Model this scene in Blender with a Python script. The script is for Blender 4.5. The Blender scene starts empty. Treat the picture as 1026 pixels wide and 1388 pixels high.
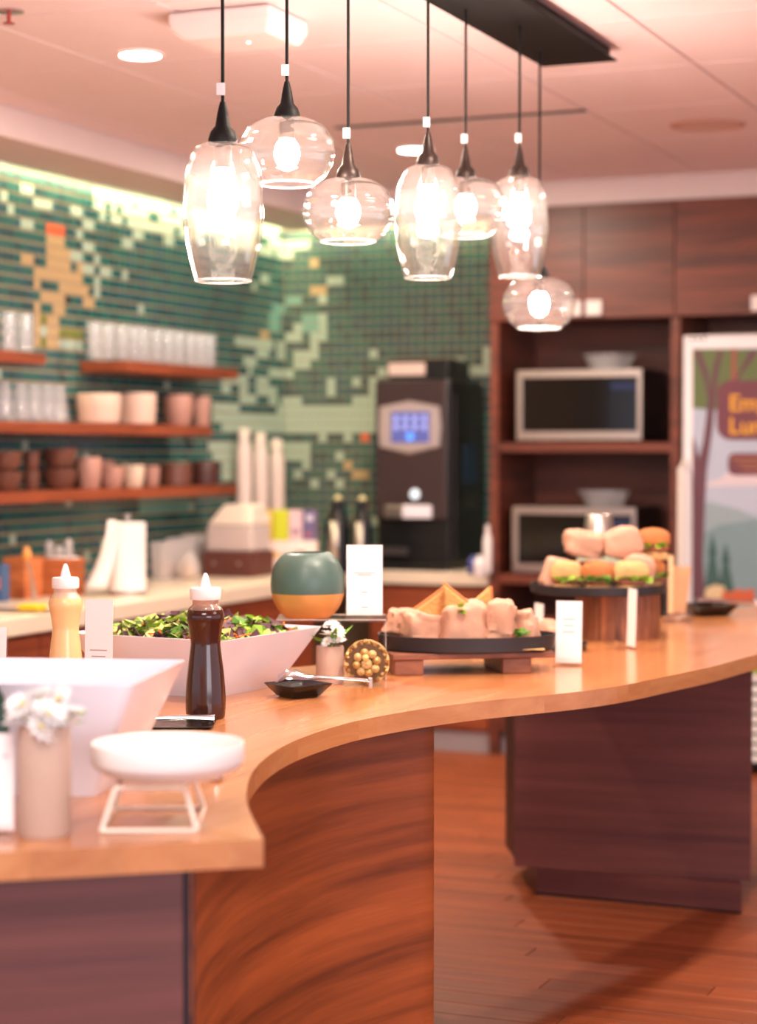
import bpy, bmesh, math, random
from mathutils import Vector, Matrix, noise
random.seed(7)
S = bpy.context.scene
C0 = S.collection

# ------------------------------------------------------------------ camera
F = 2700.0; CX = 513.0; CY = 694.0; EYE = 1.5; HOR = 612.0
PITCH = math.atan((CY - HOR) / F)
cam = bpy.data.cameras.new('camera'); camo = bpy.data.objects.new('camera', cam); C0.objects.link(camo)
camo.location = (0, 0, EYE); camo.rotation_euler = (math.pi / 2 - PITCH, 0, 0)
cam.sensor_fit = 'VERTICAL'; cam.sensor_height = 36.0; cam.sensor_width = 36.0 * 1026 / 1388
cam.lens = F / 1388 * 36; cam.clip_start = 0.05; cam.clip_end = 60
cam.dof.use_dof = True; cam.dof.focus_distance = 4.55; cam.dof.aperture_fstop = 1.9
S.camera = camo

# ------------------------------------------------------------------ world, exposure, large lights
S.view_settings.view_transform = 'Standard'; S.view_settings.look = 'None'
S.view_settings.gamma = 1.0; S.view_settings.use_curve_mapping = False
S.view_settings.exposure = 0.8
w = bpy.data.worlds.new('world'); S.world = w; w.use_nodes = True
w.node_tree.nodes['Background'].inputs[0].default_value = (0.86, 0.88, 1.0, 1)
w.node_tree.nodes['Background'].inputs[1].default_value = 0.72

WARM = (1.0, 0.78, 0.58)
def area(name, loc, rot, sx, sy, power, col):
    l = bpy.data.lights.new(name, 'AREA'); l.shape = 'RECTANGLE'; l.size = sx; l.size_y = sy
    l.energy = power; l.color = col
    o = bpy.data.objects.new(name, l); C0.objects.link(o); o.location = loc; o.rotation_euler = rot
    return o
# daylight from a window wall behind and to the right of the camera
area('window_daylight', (3.2, -3.0, 1.8), (math.radians(83), 0, math.radians(28)), 4.0, 2.2, 90, (0.93, 0.93, 1.0))
# added fill lights below the ceiling, out of view nearer the camera
area('overhead_fill_light', (-0.6, 1.6, 2.78), (0, 0, 0), 1.2, 1.2, 42, (1.0, 0.92, 0.88))
area('overhead_fill_light', (2.4, 3.6, 2.78), (0, 0, 0), 1.2, 1.2, 18, (1.0, 0.84, 0.74))

# ------------------------------------------------------------------ pixel helpers (photo 1026x1388)
FW = Vector((0, math.cos(PITCH), -math.sin(PITCH))); UPV = Vector((0, math.sin(PITCH), math.cos(PITCH)))
def ray(px, py): return FW + Vector((1, 0, 0)) * ((px - CX) / F) + UPV * ((CY - py) / F)
ORI = Vector((0, 0, EYE))
def onz(px, py, z):
    d = ray(px, py); t = (z - EYE) / d.z; return ORI + d * t
def aty(px, py, Y):
    d = ray(px, py); return ORI + d * (Y / d.y)
def proj(p):
    r = Vector(p) - ORI; dep = r.dot(FW)
    if dep <= 0.05: return (-9999, -9999)
    return (CX + F * r.x / dep, CY - F * r.dot(UPV) / dep)
ANG = math.radians(-23)                      # room frame: a along back wall, b along left wall
VV = Vector((math.cos(ANG), math.sin(ANG), 0)); UU = Vector((-math.sin(ANG), math.cos(ANG), 0))
CORNER = Vector((-0.511, 10.94, 0))
def W(a, b, z=0): return CORNER + VV * a + UU * b + Vector((0, 0, z))
def loc_ab(p):
    r = Vector(p) - CORNER; return (r.dot(VV), r.dot(UU), r.z)
def onb(px, py, b):
    d = ray(px, py); t = (b - (ORI - CORNER).dot(UU)) / d.dot(UU)
    q = loc_ab(ORI + d * t); return q[0], q[2]
def ona(px, py, a):
    d = ray(px, py); t = (a - (ORI - CORNER).dot(VV)) / d.dot(VV)
    q = loc_ab(ORI + d * t); return q[1], q[2]
ROOM = Matrix.Translation(CORNER) @ Matrix.Rotation(ANG, 4, 'Z')

# ------------------------------------------------------------------ materials
def lin(c): return tuple(((x / 255) / 12.92 if x / 255 <= .04045 else ((x / 255 + .055) / 1.055) ** 2.4) for x in c)
MAT = {}
def mat(name, rgb, rough=.5, metal=0, var=0.0, vscale=8, bump=0, bscale=40, spec=.5, sub=0, emit=None, estr=0, trans=0, alpha=1):
    if name in MAT: return MAT[name]
    m = bpy.data.materials.new(name); m.use_nodes = True; nt = m.node_tree; b = nt.nodes['Principled BSDF']
    c = lin(rgb); b.inputs['Base Color'].default_value = (*c, 1); b.inputs['Roughness'].default_value = rough
    b.inputs['Metallic'].default_value = metal; b.inputs['Specular IOR Level'].default_value = spec
    if sub: b.inputs['Subsurface Weight'].default_value = sub; b.inputs['Subsurface Radius'].default_value = (.02, .01, .008)
    if emit: b.inputs['Emission Color'].default_value = (*lin(emit), 1); b.inputs['Emission Strength'].default_value = estr
    if trans: b.inputs['Transmission Weight'].default_value = trans
    if alpha < 1: b.inputs['Alpha'].default_value = alpha
    tc = nt.nodes.new('ShaderNodeTexCoord')
    n = nt.nodes.new('ShaderNodeTexNoise'); n.inputs['Scale'].default_value = vscale; n.inputs['Detail'].default_value = 4
    nt.links.new(tc.outputs['Object'], n.inputs['Vector'])
    h = nt.nodes.new('ShaderNodeMix'); h.data_type = 'RGBA'
    v = max(var, .03)
    h.inputs[6].default_value = (*[x * (1 - v) for x in c], 1); h.inputs[7].default_value = (*[min(1, x * (1 + v)) for x in c], 1)
    nt.links.new(n.outputs[0], h.inputs[0]); nt.links.new(h.outputs[2], b.inputs['Base Color'])
    if bump:
        n2 = nt.nodes.new('ShaderNodeTexNoise'); n2.inputs['Scale'].default_value = bscale; n2.inputs['Detail'].default_value = 3
        nt.links.new(tc.outputs['Object'], n2.inputs['Vector'])
        bp = nt.nodes.new('ShaderNodeBump'); bp.inputs['Strength'].default_value = bump; bp.inputs['Distance'].default_value = .01
        nt.links.new(n2.outputs[0], bp.inputs['Height']); nt.links.new(bp.outputs[0], b.inputs['Normal'])
    MAT[name] = m; return m

def wood(name, dark, light, scale=(1, 1, 18), rough=.4, objvar=0.0, detail=6, dist=.6, frame=None, lo=.35, hi=.68, coat=0):
    m = bpy.data.materials.new(name); m.use_nodes = True; nt = m.node_tree; b = nt.nodes['Principled BSDF']
    N = nt.nodes.new; L = nt.links.new
    g = N('ShaderNodeNewGeometry'); mp = N('ShaderNodeMapping'); mp.vector_type = 'TEXTURE'
    if frame is not None: mp.inputs['Rotation'].default_value = (0, 0, frame)
    L(g.outputs['Position'], mp.inputs['Vector'])
    mp2 = N('ShaderNodeMapping'); mp2.inputs['Scale'].default_value = scale; L(mp.outputs[0], mp2.inputs['Vector'])
    oi = N('ShaderNodeObjectInfo'); ad = N('ShaderNodeMath'); ad.operation = 'ADD'
    L(oi.outputs['Random'], ad.inputs[0]); L(g.outputs['Random Per Island'], ad.inputs[1])
    fr = N('ShaderNodeMath'); fr.operation = 'FRACT'; L(ad.outputs[0], fr.inputs[0])
    va = N('ShaderNodeVectorMath'); va.operation = 'ADD'
    cmb = N('ShaderNodeCombineXYZ'); ml = N('ShaderNodeMath'); ml.operation = 'MULTIPLY'; ml.inputs[1].default_value = 37 if objvar else 0
    L(fr.outputs[0], ml.inputs[0]); L(ml.outputs[0], cmb.inputs[0]); L(ml.outputs[0], cmb.inputs[2])
    L(mp2.outputs[0], va.inputs[0]); L(cmb.outputs[0], va.inputs[1])
    n = N('ShaderNodeTexNoise'); n.inputs['Scale'].default_value = 1.0; n.inputs['Detail'].default_value = detail
    n.inputs['Roughness'].default_value = .62; n.inputs['Distortion'].default_value = dist
    L(va.outputs[0], n.inputs['Vector'])
    r = N('ShaderNodeValToRGB'); r.color_ramp.elements[0].position = lo; r.color_ramp.elements[1].position = hi
    r.color_ramp.elements[0].color = (*lin(dark), 1); r.color_ramp.elements[1].color = (*lin(light), 1)
    L(n.outputs[0], r.inputs[0])
    hs = N('ShaderNodeHueSaturation'); L(r.outputs[0], hs.inputs['Color'])
    mr = N('ShaderNodeMapRange'); mr.inputs[3].default_value = 1 - objvar; mr.inputs[4].default_value = 1 + objvar
    L(fr.outputs[0], mr.inputs[0]); L(mr.outputs[0], hs.inputs['Value'])
    L(hs.outputs[0], b.inputs['Base Color']); b.inputs['Roughness'].default_value = rough
    b.inputs['Coat Weight'].default_value = coat; b.inputs['Coat Roughness'].default_value = .12
    bp = N('ShaderNodeBump'); bp.inputs['Strength'].default_value = .08; bp.inputs['Distance'].default_value = .004
    L(n.outputs[0], bp.inputs['Height']); L(bp.outputs[0], b.inputs['Normal'])
    return m

def clear(name, tint=(1, 1, 1), haze=.04, gloss_min=.04, gloss_max=.6, rough=.02, fl=.35):
    """thin clear glass or acrylic: transparent, mirror-like towards grazing, a little haze"""
    m = bpy.data.materials.new(name); m.use_nodes = True; nt = m.node_tree; N = nt.nodes.new; L = nt.links.new
    nt.nodes.remove(nt.nodes['Principled BSDF']); out = nt.nodes['Material Output']
    t = N('ShaderNodeBsdfTransparent'); t.inputs[0].default_value = (*tint, 1)
    g = N('ShaderNodeBsdfGlossy'); g.inputs['Roughness'].default_value = rough
    d = N('ShaderNodeBsdfTranslucent'); d.inputs[0].default_value = (*tint, 1)
    df = N('ShaderNodeBsdfDiffuse'); df.inputs[0].default_value = (*tint, 1)
    dm = N('ShaderNodeMixShader'); dm.inputs[0].default_value = .5; L(d.outputs[0], dm.inputs[1]); L(df.outputs[0], dm.inputs[2])
    m1 = N('ShaderNodeMixShader'); m1.inputs[0].default_value = haze; L(t.outputs[0], m1.inputs[1]); L(dm.outputs[0], m1.inputs[2])
    lw = N('ShaderNodeLayerWeight'); lw.inputs[0].default_value = fl
    mr = N('ShaderNodeMapRange'); mr.inputs[3].default_value = gloss_min; mr.inputs[4].default_value = gloss_max
    L(lw.outputs['Facing'], mr.inputs[0])
    m2 = N('ShaderNodeMixShader'); L(mr.outputs[0], m2.inputs[0]); L(m1.outputs[0], m2.inputs[1]); L(g.outputs[0], m2.inputs[2])
    L(m2.outputs[0], out.inputs[0]); return m

def emis(name, rgb, strength):
    m = bpy.data.materials.new(name); m.use_nodes = True; nt = m.node_tree
    nt.nodes.remove(nt.nodes['Principled BSDF']); e = nt.nodes.new('ShaderNodeEmission')
    e.inputs[0].default_value = (*rgb, 1); e.inputs[1].default_value = strength
    nt.links.new(e.outputs[0], nt.nodes['Material Output'].inputs[0]); return m

WALN = wood('walnut_veneer', (80, 38, 28), (126, 62, 42), (1.2, 1.2, 16), .42, 0.06)
WALNP = wood('walnut_panel', (88, 48, 46), (124, 70, 64), (.6, .6, 15), .45, dist=.12)
WALNC = wood('curved_walnut', (102, 46, 19), (172, 86, 40), (.7, .7, 15), .42, dist=.12)
WALNS = wood('shelf_wood', (118, 52, 28), (158, 78, 44), (2, 2, 30), .45)
FLOOR = wood('floor_wood', (112, 50, 24), (166, 84, 42), (1.2, 26, 1), .46, .13, frame=ANG, lo=.3, hi=.72)
MAPLE = wood('maple_block', (178, 108, 62), (206, 140, 90), (14, 1.3, 14), .24, .10, frame=ANG, lo=.25, hi=.7, coat=.3)
ACACIA = wood('acacia_wood', (92, 48, 30), (168, 100, 64), (30, 30, 3), .5, .12)
BOARDW = wood('board_wood', (100, 52, 32), (150, 88, 58), (4, 26, 26), .5)
WHITEC = mat('ceiling_white', (246, 226, 228), .85, bump=.05, bscale=200)
FASCIA = mat('fascia_paint', (232, 214, 210), .8)
GROUT = mat('grout', (168, 144, 112), .9, var=.1)
QUARTZ = mat('quartz_top', (226, 208, 186), .3, var=.06, vscale=60)
BLACKM = mat('black_metal', (10, 9, 10), .55, spec=.25)
BLACKP = mat('black_plastic', (14, 14, 16), .35)
DARKGL = mat('dark_glass', (6, 6, 8), .08)
STEEL = mat('brushed_steel', (196, 184, 176), .32, metal=1, var=.06, vscale=30)
CHROME = mat('polished_steel', (215, 212, 212), .12, metal=1)
PORC = mat('white_porcelain', (232, 232, 244), .18, spec=.5)
PORCM = mat('matte_porcelain', (236, 230, 226), .45)
PAPER = mat('white_paper', (246, 236, 234), .8)
INK = mat('grey_ink', (172, 160, 160), .9)
KRAFT = mat('kraft_paper', (214, 164, 124), .85, var=.08, vscale=30)
WRAP = mat('wrap_paper', (200, 150, 124), .7, var=.07, vscale=18, bump=.3, bscale=35)
BREAD = mat('bread_crust', (190, 112, 58), .7, var=.28, vscale=16, bump=.3, bscale=60)
CRUMB = mat('bread_crumb', (206, 160, 106), .85, var=.1, vscale=40, bump=.4, bscale=90)
TOAST = mat('toasted_bread', (206, 146, 84), .8, var=.3, vscale=40, bump=.6, bscale=90)
LETT = mat('lettuce', (150, 186, 60), .5, var=.35, vscale=18)
LETD = mat('lettuce_dark', (92, 138, 40), .5, var=.35, vscale=18)
LETP = mat('lettuce_purple', (84, 44, 58), .5, var=.3, vscale=18)
LETY = mat('lettuce_pale', (212, 216, 130), .5, var=.2, vscale=18)
CARR = mat('carrot_shreds', (222, 122, 50), .55, var=.2, vscale=18)
HAM = mat('ham', (206, 120, 96), .6, var=.15)
GLASS = clear('lamp_glass', (1, .975, .96), .008, .03, .55, .03, .36)
TUMBL = clear('tumbler_glass', (.98, .98, 1), .22, .05, .28, .08, .35)
ACRYL = clear('clear_acrylic', (1, .98, .97), .015, .02, .5, .02, .25)
PLAST = clear('cloudy_plastic', (.95, .92, .92), .5, .03, .2, .2, .3)
BULB = emis('bulb_glow', (1.0, .85, .74), 165)
DOWN = emis('downlight_lens', (1.0, .90, .78), 26)
COVE = emis('cove_strip', (1.0, .88, .55), 30)
TAN = mat('tile_tan', (194, 164, 122), .25, var=.05)

# ------------------------------------------------------------------ mesh builder
class MB:
    def __init__(s): s.v = []; s.f = []; s.m = []; s.cur = 0
    def add(s, vs, fs):
        o = len(s.v); s.v += [tuple(x) for x in vs]
        for f in fs: s.f.append(tuple(i + o for i in f)); s.m.append(s.cur)
        return s
    def box(s, x0, x1, y0, y1, z0, z1):
        return s.add([(x0,y0,z0),(x1,y0,z0),(x1,y1,z0),(x0,y1,z0),(x0,y0,z1),(x1,y0,z1),(x1,y1,z1),(x0,y1,z1)],
            [(0,3,2,1),(4,5,6,7),(0,1,5,4),(1,2,6,5),(2,3,7,6),(3,0,4,7)])
    def cbox(s, c, sz, M=None):
        x, y, z = [q / 2 for q in sz]; vs = [Vector(p) for p in ((-x,-y,-z),(x,-y,-z),(x,y,-z),(-x,y,-z),(-x,-y,z),(x,-y,z),(x,y,z),(-x,y,z))]
        if M is not None: vs = [M @ p for p in vs]
        c = Vector(c)
        return s.add([p + c for p in vs], [(0,3,2,1),(4,5,6,7),(0,1,5,4),(1,2,6,5),(2,3,7,6),(3,0,4,7)])
    def loft(s, rings, cap0=True, cap1=True):
        n = len(rings[0]); vs = [p for r in rings for p in r]; fs = []
        for i in range(len(rings) - 1):
            for j in range(n):
                k = (j + 1) % n; fs.append((i*n+j, i*n+k, (i+1)*n+k, (i+1)*n+j))
        if cap0: fs.append(tuple(reversed(range(n))))
        if cap1: fs.append(tuple((len(rings)-1)*n + j for j in range(n)))
        return s.add(vs, fs)
    def lathe(s, prof, n=32, c=(0, 0, 0), cap0=False, cap1=False):
        rings = [[(c[0] + r*math.cos(2*math.pi*j/n), c[1] + r*math.sin(2*math.pi*j/n), c[2] + z) for j in range(n)] for r, z in prof]
        return s.loft(rings, cap0, cap1)
    def tube(s, pts, r, n=8):
        pts = [Vector(p) for p in pts]; rings = []
        for i, p in enumerate(pts):
            d = (pts[min(i+1, len(pts)-1)] - pts[max(i-1, 0)]).normalized()
            a = Vector((0,0,1)) if abs(d.z) < .9 else Vector((1,0,0)); e1 = d.cross(a).normalized(); e2 = d.cross(e1)
            rr = r[i] if isinstance(r, (list, tuple)) else r
            rings.append([p + e1*rr*math.cos(2*math.pi*j/n) + e2*rr*math.sin(2*math.pi*j/n) for j in range(n)])
        return s.loft(rings)
    def prism(s, poly, z0, z1):
        n = len(poly); return s.loft([[(x, y, z0) for x, y in poly], [(x, y, z1) for x, y in poly]])
    def build(s, name, mats, parent=None, loc=None, rz=0, smooth=False, bevel=0, room=False, seg=2):
        me = bpy.data.meshes.new(name); me.from_pydata(s.v, [], s.f)
        if not isinstance(mats, (list, tuple)): mats = [mats]
        for m in mats: me.materials.append(m)
        for p, k in zip(me.polygons, s.m): p.material_index = k
        bm = bmesh.new(); bm.from_mesh(me)
        bmesh.ops.recalc_face_normals(bm, faces=bm.faces)
        if bevel:
            bmesh.ops.bevel(bm, geom=[e for e in bm.edges if len(e.link_faces) == 2 and e.calc_face_angle(0) > .5], offset=bevel, segments=seg, affect='EDGES', profile=.5)
        bm.to_mesh(me); bm.free()
        if smooth:
            for p in me.polygons: p.use_smooth = True
            try: me.set_sharp_from_angle(angle=math.radians(42))
            except Exception: pass
        return link(name, me, parent, loc, rz, room)
def link(name, me, parent=None, loc=None, rz=0, room=False):
    o = bpy.data.objects.new(name, me); C0.objects.link(o)
    if parent is not None: o.parent = parent
    if room: o.matrix_world = ROOM
    if loc is not None: o.location = loc
    if rz: o.rotation_euler = (0, 0, rz)
    return o
def tag(o, label=None, cat=None, group=None, kind=None):
    if label: o['label'] = label
    if cat: o['category'] = cat
    if group: o['group'] = group
    if kind: o['kind'] = kind
    return o
def thing(name, label, cat, loc=(0, 0, 0), rz=0, group=None):
    o = bpy.data.objects.new(name, None); C0.objects.link(o); o.location = loc; o.rotation_euler = (0, 0, rz)
    o.empty_display_size = .05
    return tag(o, label, cat, group)
def copy_tree(o, parent=None):
    c = o.copy(); C0.objects.link(c); c.parent = parent
    for ch in list(o.children): copy_tree(ch, c)
    return c
def struct(o): o['kind'] = 'structure'; return o
def spline(pts, n=8, closed=False):
    out = []; P = [Vector(p) for p in pts]; N = len(P)
    for i in range(N if closed else N - 1):
        if closed: a, b, c, d = P[(i-1) % N], P[i], P[(i+1) % N], P[(i+2) % N]
        else: a, b, c, d = P[max(i-1, 0)], P[i], P[i+1], P[min(i+2, N-1)]
        for k in range(n):
            t = k / n
            out.append(.5 * ((2*b) + (c-a)*t + (2*a-5*b+4*c-d)*t*t + (3*b-a-3*c+d)*t**3))
    if not closed: out.append(P[-1])
    return out

# ================================================================== STRUCTURE
ZC = 2.81; ZS = 2.69; CT = .90
# floor: slab with planks running along the back wall direction
fl = struct(MB().box(-4.5, 9.5, -14, .1, -.12, -.018).build('floor', mat('subfloor', (70, 36, 22), .8), room=True))
PW, PL = .11, 1.5
pm = MB().box(0, PL - .003, 0, PW - .003, -.018, 0).build('plank', FLOOR, None, bevel=.0012, seg=1)
pme = pm.data; bpy.data.objects.remove(pm)
rest = MB(); near = []
for j in range(int(12.5 / PW)):
    b = -.1 - (j + 1) * PW; off = ((j * 7) % 10) / 10 * PL
    for i in range(-3, 7):
        a = i * PL + off - 1.5
        if a < -4 or a > 8: continue
        px = [proj(W(a + t * PL, b + PW / 2)) for t in (0, .25, .5, .75, 1)]
        vis = any(570 < x < 1060 and 1000 < y < 1420 for x, y in px)
        if vis and len(near) < 290: near.append((a, b))
        else: rest.box(a, a + PL - .003, b, b + PW - .003, -.018, 0)
for a, b in near:
    o = link('plank', pme, fl); o.location = (a, b, 0)
tag(rest.build('planks', FLOOR, fl), kind='stuff')

# ceiling: slab with flush panels and recessed joints
ce = struct(MB().box(-4.5, 9.5, -14, .1, ZC + .02, ZC + .1).build('ceiling', mat('ceiling_joint', (150, 122, 114), .9), room=True))
la, lb, _ = loc_ab(onz(797, 151, ZC)); PA, PB = .61, .76
cme = MB().box(0, PA - .009, 0, PB - .009, 0, .02).build('ceiling_panel', WHITEC, None, bevel=.002, seg=1)
cmd = cme.data; bpy.data.objects.remove(cme)
crest = MB()
for i in range(-7, 14):
    for j in range(-14, 6):
        a = la + i * PA + .003; b = lb + j * PB + .003
        if b > -.3 or a < -4.4 or b < -13.8 or b + PB > .1: continue
        x, y = proj(W(a + PA / 2, b + PB / 2, ZC))
        if -250 < x < 1280 and -260 < y < 400:
            o = link('ceiling_panel', cmd, ce); o.location = (a, b, ZC)
        else: crest.box(a, a + PA - .009, b, b + PB - .009, ZC, ZC + .02)
tag(crest.build('ceiling_panels', WHITEC, ce), kind='stuff')

wl = struct(MB().box(-.2, -.004, -7.5, .2, 0, ZC + .05).build('wall_left', GROUT, room=True))
wb = struct(MB().box(-.2, 9.5, .004, .2, 0, ZC + .05).build('wall_back', GROUT, room=True))
# soffit with light slot along the tiled walls
s1 = MB().box(.09, .49, -7.5, -.62, ZS, ZC - .002).build('trim_1', FASCIA, room=True); struct(s1)
s2 = MB().box(.09, 9.0, -.62, -.09, ZS, ZC - .002).build('trim_2', FASCIA, room=True); struct(s2)
s3 = MB().box(-.012, .085, -7.5, 0, ZC - .04, ZC - .02).box(.085, 1.44, -.085, .012, ZC - .04, ZC - .02).build('trim_3', FASCIA, room=True); struct(s3)
o = MB().box(.02, .06, -7.4, -.05, ZC - .055, ZC - .043).build('cove_light', COVE, room=True)
tag(o, 'warm strip light hidden in the slot above the long tiled wall', 'light')
o = MB().box(.1, 1.42, -.06, -.02, ZC - .055, ZC - .043).build('cove_light', COVE, room=True)
tag(o, 'warm strip light hidden in the slot above the tiled wall with the coffee machine', 'light')

# mosaic: 50 mm tiles
TP = .05
TEALS = [mat('tile_teal', (16, 98, 96), .22, var=.1), mat('tile_teal_deep', (10, 76, 84), .22, var=.1), mat('tile_teal_blue', (18, 88, 100), .22, var=.1)]
MINT = mat('tile_mint', (174, 198, 182), .25, var=.05); ORNG = mat('tile_orange', (232, 92, 52), .3); OLIV = mat('tile_olive', (110, 122, 40), .3)
PALET = mat('tile_pale_teal', (112, 172, 160), .25, var=.05); DARKT = mat('tile_dark', (10, 44, 50), .25)
TM = TEALS + [MINT, TAN, ORNG, OLIV, PALET, DARKT]
MINTI, TANI, ORI_, OLI, PTI, DKI = 3, 4, 5, 6, 7, 8
def zr(lst, sc, ox, oy): return [(ox + a*sc, ox + b*sc, oy + c*sc, oy + d*sc) for a, b, c, d in lst]
Z6 = (.3314, 0, 230); Z7 = (.3704, 300, 290); Z4 = (.39, 280, 380)
REG = []
for k, lst, z in (
  (DKI, [(205,295,525,560)], Z6),
  (ORI_, [(190,265,222,270)], Z6),
  (TANI, [(195,265,270,345),(190,295,345,410),(130,330,400,470),(95,135,350,400),(230,300,470,530),(160,205,505,560),(135,172,555,730),(300,355,480,530),(340,385,530,580),(225,265,560,620),(198,235,610,730)], Z6),
  (MINTI, [(95,135,50,105),(0,35,85,130),(160,205,115,165),(95,140,200,265),(290,330,140,190),(345,385,200,250),(320,350,245,290),(345,385,295,345),(290,330,335,385),(380,420,345,395),(345,385,395,440),(410,450,395,445),(380,415,445,540),(545,590,240,290),(490,535,270,320),(680,720,265,310),(165,195,650,700),(235,345,700,735)], Z6),
  (OLI, [(170,190,610,650),(235,345,655,700),(140,195,705,740)], Z6),
  (TANI, [(320,390,260,310),(325,365,155,205),(145,170,430,470),(165,190,460,500)], Z7),
  (MINTI, [(390,455,225,275),(355,390,310,345),(350,395,365,450),(320,365,445,520),(275,330,510,555),(175,275,575,615),(130,175,610,650),(100,130,650,700),(375,425,610,655),(60,100,600,650),(80,130,530,570),(130,180,480,520),(210,245,460,520),(245,290,420,470),(20,60,680,729),(180,210,640,690),(200,560,685,740),(470,560,650,690),(530,560,610,650),(560,600,575,610),(860,985,540,580),(950,985,500,540),(0,70,600,640),(220,255,110,155),(275,310,90,130),(140,175,205,250)], Z7),
  (PTI, [(300,340,375,420),(170,220,370,420),(240,280,300,330),(190,230,330,370)], Z7),
  (DKI, [(395,415,490,525),(360,380,500,520),(300,330,480,530)], Z4),
  (MINTI, [(240,580,420,520),(500,580,390,420),(60,240,470,515),(120,160,400,440),(20,90,440,480),(380,420,530,555),(470,505,530,555),(440,475,590,620),(330,360,620,650),(415,445,655,690),(0,100,560,600),(60,100,600,700)], Z4),
  (ORI_, [(530,570,520,565)], Z4), (TANI, [(500,570,655,690),(475,500,625,655)], Z4),
  (MINTI, [(575,730,405,440),(1,2,1,2)], (.3314, 128, 325)),
  (PTI, [(0,70,0,28)], (1, 190, 672)),
  (MINTI, [(0,130,0,22)], (1, 288, 605)),
):
    for r in zr(lst, *z): REG.append((k, r))
rt = random.Random(3)
def tile_col(p):
    x, y = proj(p); c = None
    for k, (x0, x1, y0, y1) in REG:
        if x0 <= x <= x1 and y0 <= y <= y1: c = k
    if c is not None: return c
    ytop = 232 + x * .222
    if 130 < x < 380 and ytop - 10 < y < ytop + 34 + (x - 130) * .02: return MINTI if rt.random() < .8 else 0
    u = rt.random()
    if u < .015: return MINTI
    return 0 if u < .5 else (1 if u < .8 else 2)
tg = .0048
tl_me = {}
def tile_wall(wall, side, amax, zmin=.9):
    cand = []; restb = MB()
    nz = int((ZS + .1 - zmin) / TP); nc = int(amax / TP)
    for c in range(nc):
        for r in range(nz):
            t = c * TP; z = zmin + r * TP
            p = W(0, -t - TP/2, z + TP/2) if side == 'L' else W(t + TP/2, 0, z + TP/2)
            k = tile_col(p); x, y = proj(p); vis = -20 < x < 1040 and y > 150
            hid = (y > 690 or (side == 'B' and 508 < x < 660 and y > 500)) or (side == 'L' and 500 < y < 680 and x < 320 and not (505 < y < 530))
            if side == 'L': size = 1 / (p.y)
            else: size = 1 / p.y
            cand.append((-(size if vis and not hid else 0), c, r, k))
    cand.sort()
    for n, (_, c, r, k) in enumerate(cand):
        t = c * TP; z = zmin + r * TP
        if n < 300:
            key = (side, k)
            if key not in tl_me:
                b = MB()
                if side == 'L': b.box(-.007, 0, tg, TP - tg, tg, TP - tg)
                else: b.box(tg, TP - tg, 0, .007, tg, TP - tg)
                oo = b.build('tile', TM[k], bevel=.0012, seg=1); tl_me[key] = oo.data; bpy.data.objects.remove(oo)
            o = link('tile', tl_me[key], wall)
            o.location = (0, -t - TP, z) if side == 'L' else (t, 0, z)
        else:
            restb.cur = k
            if side == 'L': restb.box(-.007, 0, -t - TP + tg, -t - tg, z + tg, z + TP - tg)
            else: restb.box(t + tg, t + TP - tg, 0, .007, z + tg, z + TP - tg)
    o = restb.build('mosaic_tiles', TM, wall); tag(o, kind='stuff')
tile_wall(wl, 'L', 4.6); tile_wall(wb, 'B', 1.45)

# ------------------------------------------------------------------ back counters, base cabinets
FA = .75; FB = -.62
aEND = onb(664, 400, -.62)[0] - .006
def room_thing(name, label, cat, group=None):
    o = thing(name, label, cat, CORNER, ANG, group); return o
t = room_thing('back_worktop', 'L-shaped pale stone worktop running along both tiled walls', 'worktop')
MB().prism([(0, -5.0), (FA, -5.0), (FA, FB), (aEND, FB), (aEND, 0), (0, 0)], CT - .065, CT).build('slab', QUARTZ, t, bevel=.004)
def base_cab(label, a0, a1, b0, b1, side, doors):
    t = room_thing('base_cabinet', label, 'cabinet', 'base cabinets under the stone worktop')
    MB().box(a0, a1, b0, b1, .1, CT - .067).build('body', WALN, t)
    if side == 'L':
        MB().box(a0, a1 - .06, b0, b1, 0, .1).build('toe_kick', mat('toe_grey', (150, 136, 140), .6), t)
        n = doors; L = (b1 - b0) / n
        for i in range(n):
            d = MB().box(a1, a1 + .02, b0 + i*L + .003, b0 + (i+1)*L - .003, .11, CT - .08).build('door', WALNS, t, bevel=.002, seg=1)
            MB().box(a1 + .02, a1 + .045, b0 + i*L + L*.42, b0 + i*L + L*.58, .70, .712).build('handle', STEEL, d)
    else:
        MB().box(a0, a1, b0 - .004, b1, 0, .1).build('toe_kick', mat('toe_grey', (150, 136, 140), .6), t)
        n = doors; L = (a1 - a0) / n
        for i in range(n):
            d = MB().box(a0 + i*L + .003, a0 + (i+1)*L - .003, b0 - .02, b0, .11, CT - .08).build('door', WALNS, t, bevel=.002, seg=1)
            MB().box(a0 + i*L + L*.42, a0 + i*L + L*.58, b0 - .045, b0 - .02, .70, .712).build('handle', STEEL, d)
base_cab('reddish wood base cabinet under the paper towel roll', .02, FA - .045, -2.35, -1.2, 'L', 2)
base_cab('reddish wood base cabinet under the wooden caddy', .02, FA - .045, -4.9, -2.95, 'L', 3)
base_cab('reddish wood base cabinet under the coffee machine', FA + .01, aEND - .004, FB + .045, -.02, 'B', 1)
t = room_thing('dishwasher', 'dark undercounter appliance set between the red wood cabinet doors', 'dishwasher')
MB().box(.02, FA - .05, -2.94, -2.36, .02, CT - .067).build('body', BLACKP, t)
d = MB().box(FA - .05, FA - .025, -2.93, -2.37, .1, CT - .08).build('door', mat('appliance_dark', (46, 34, 34), .35), t, bevel=.003)
MB().tube([(FA + .01, -2.85, .76), (FA + .01, -2.45, .76)], .01).build('handle', STEEL, d, smooth=True)

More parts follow.
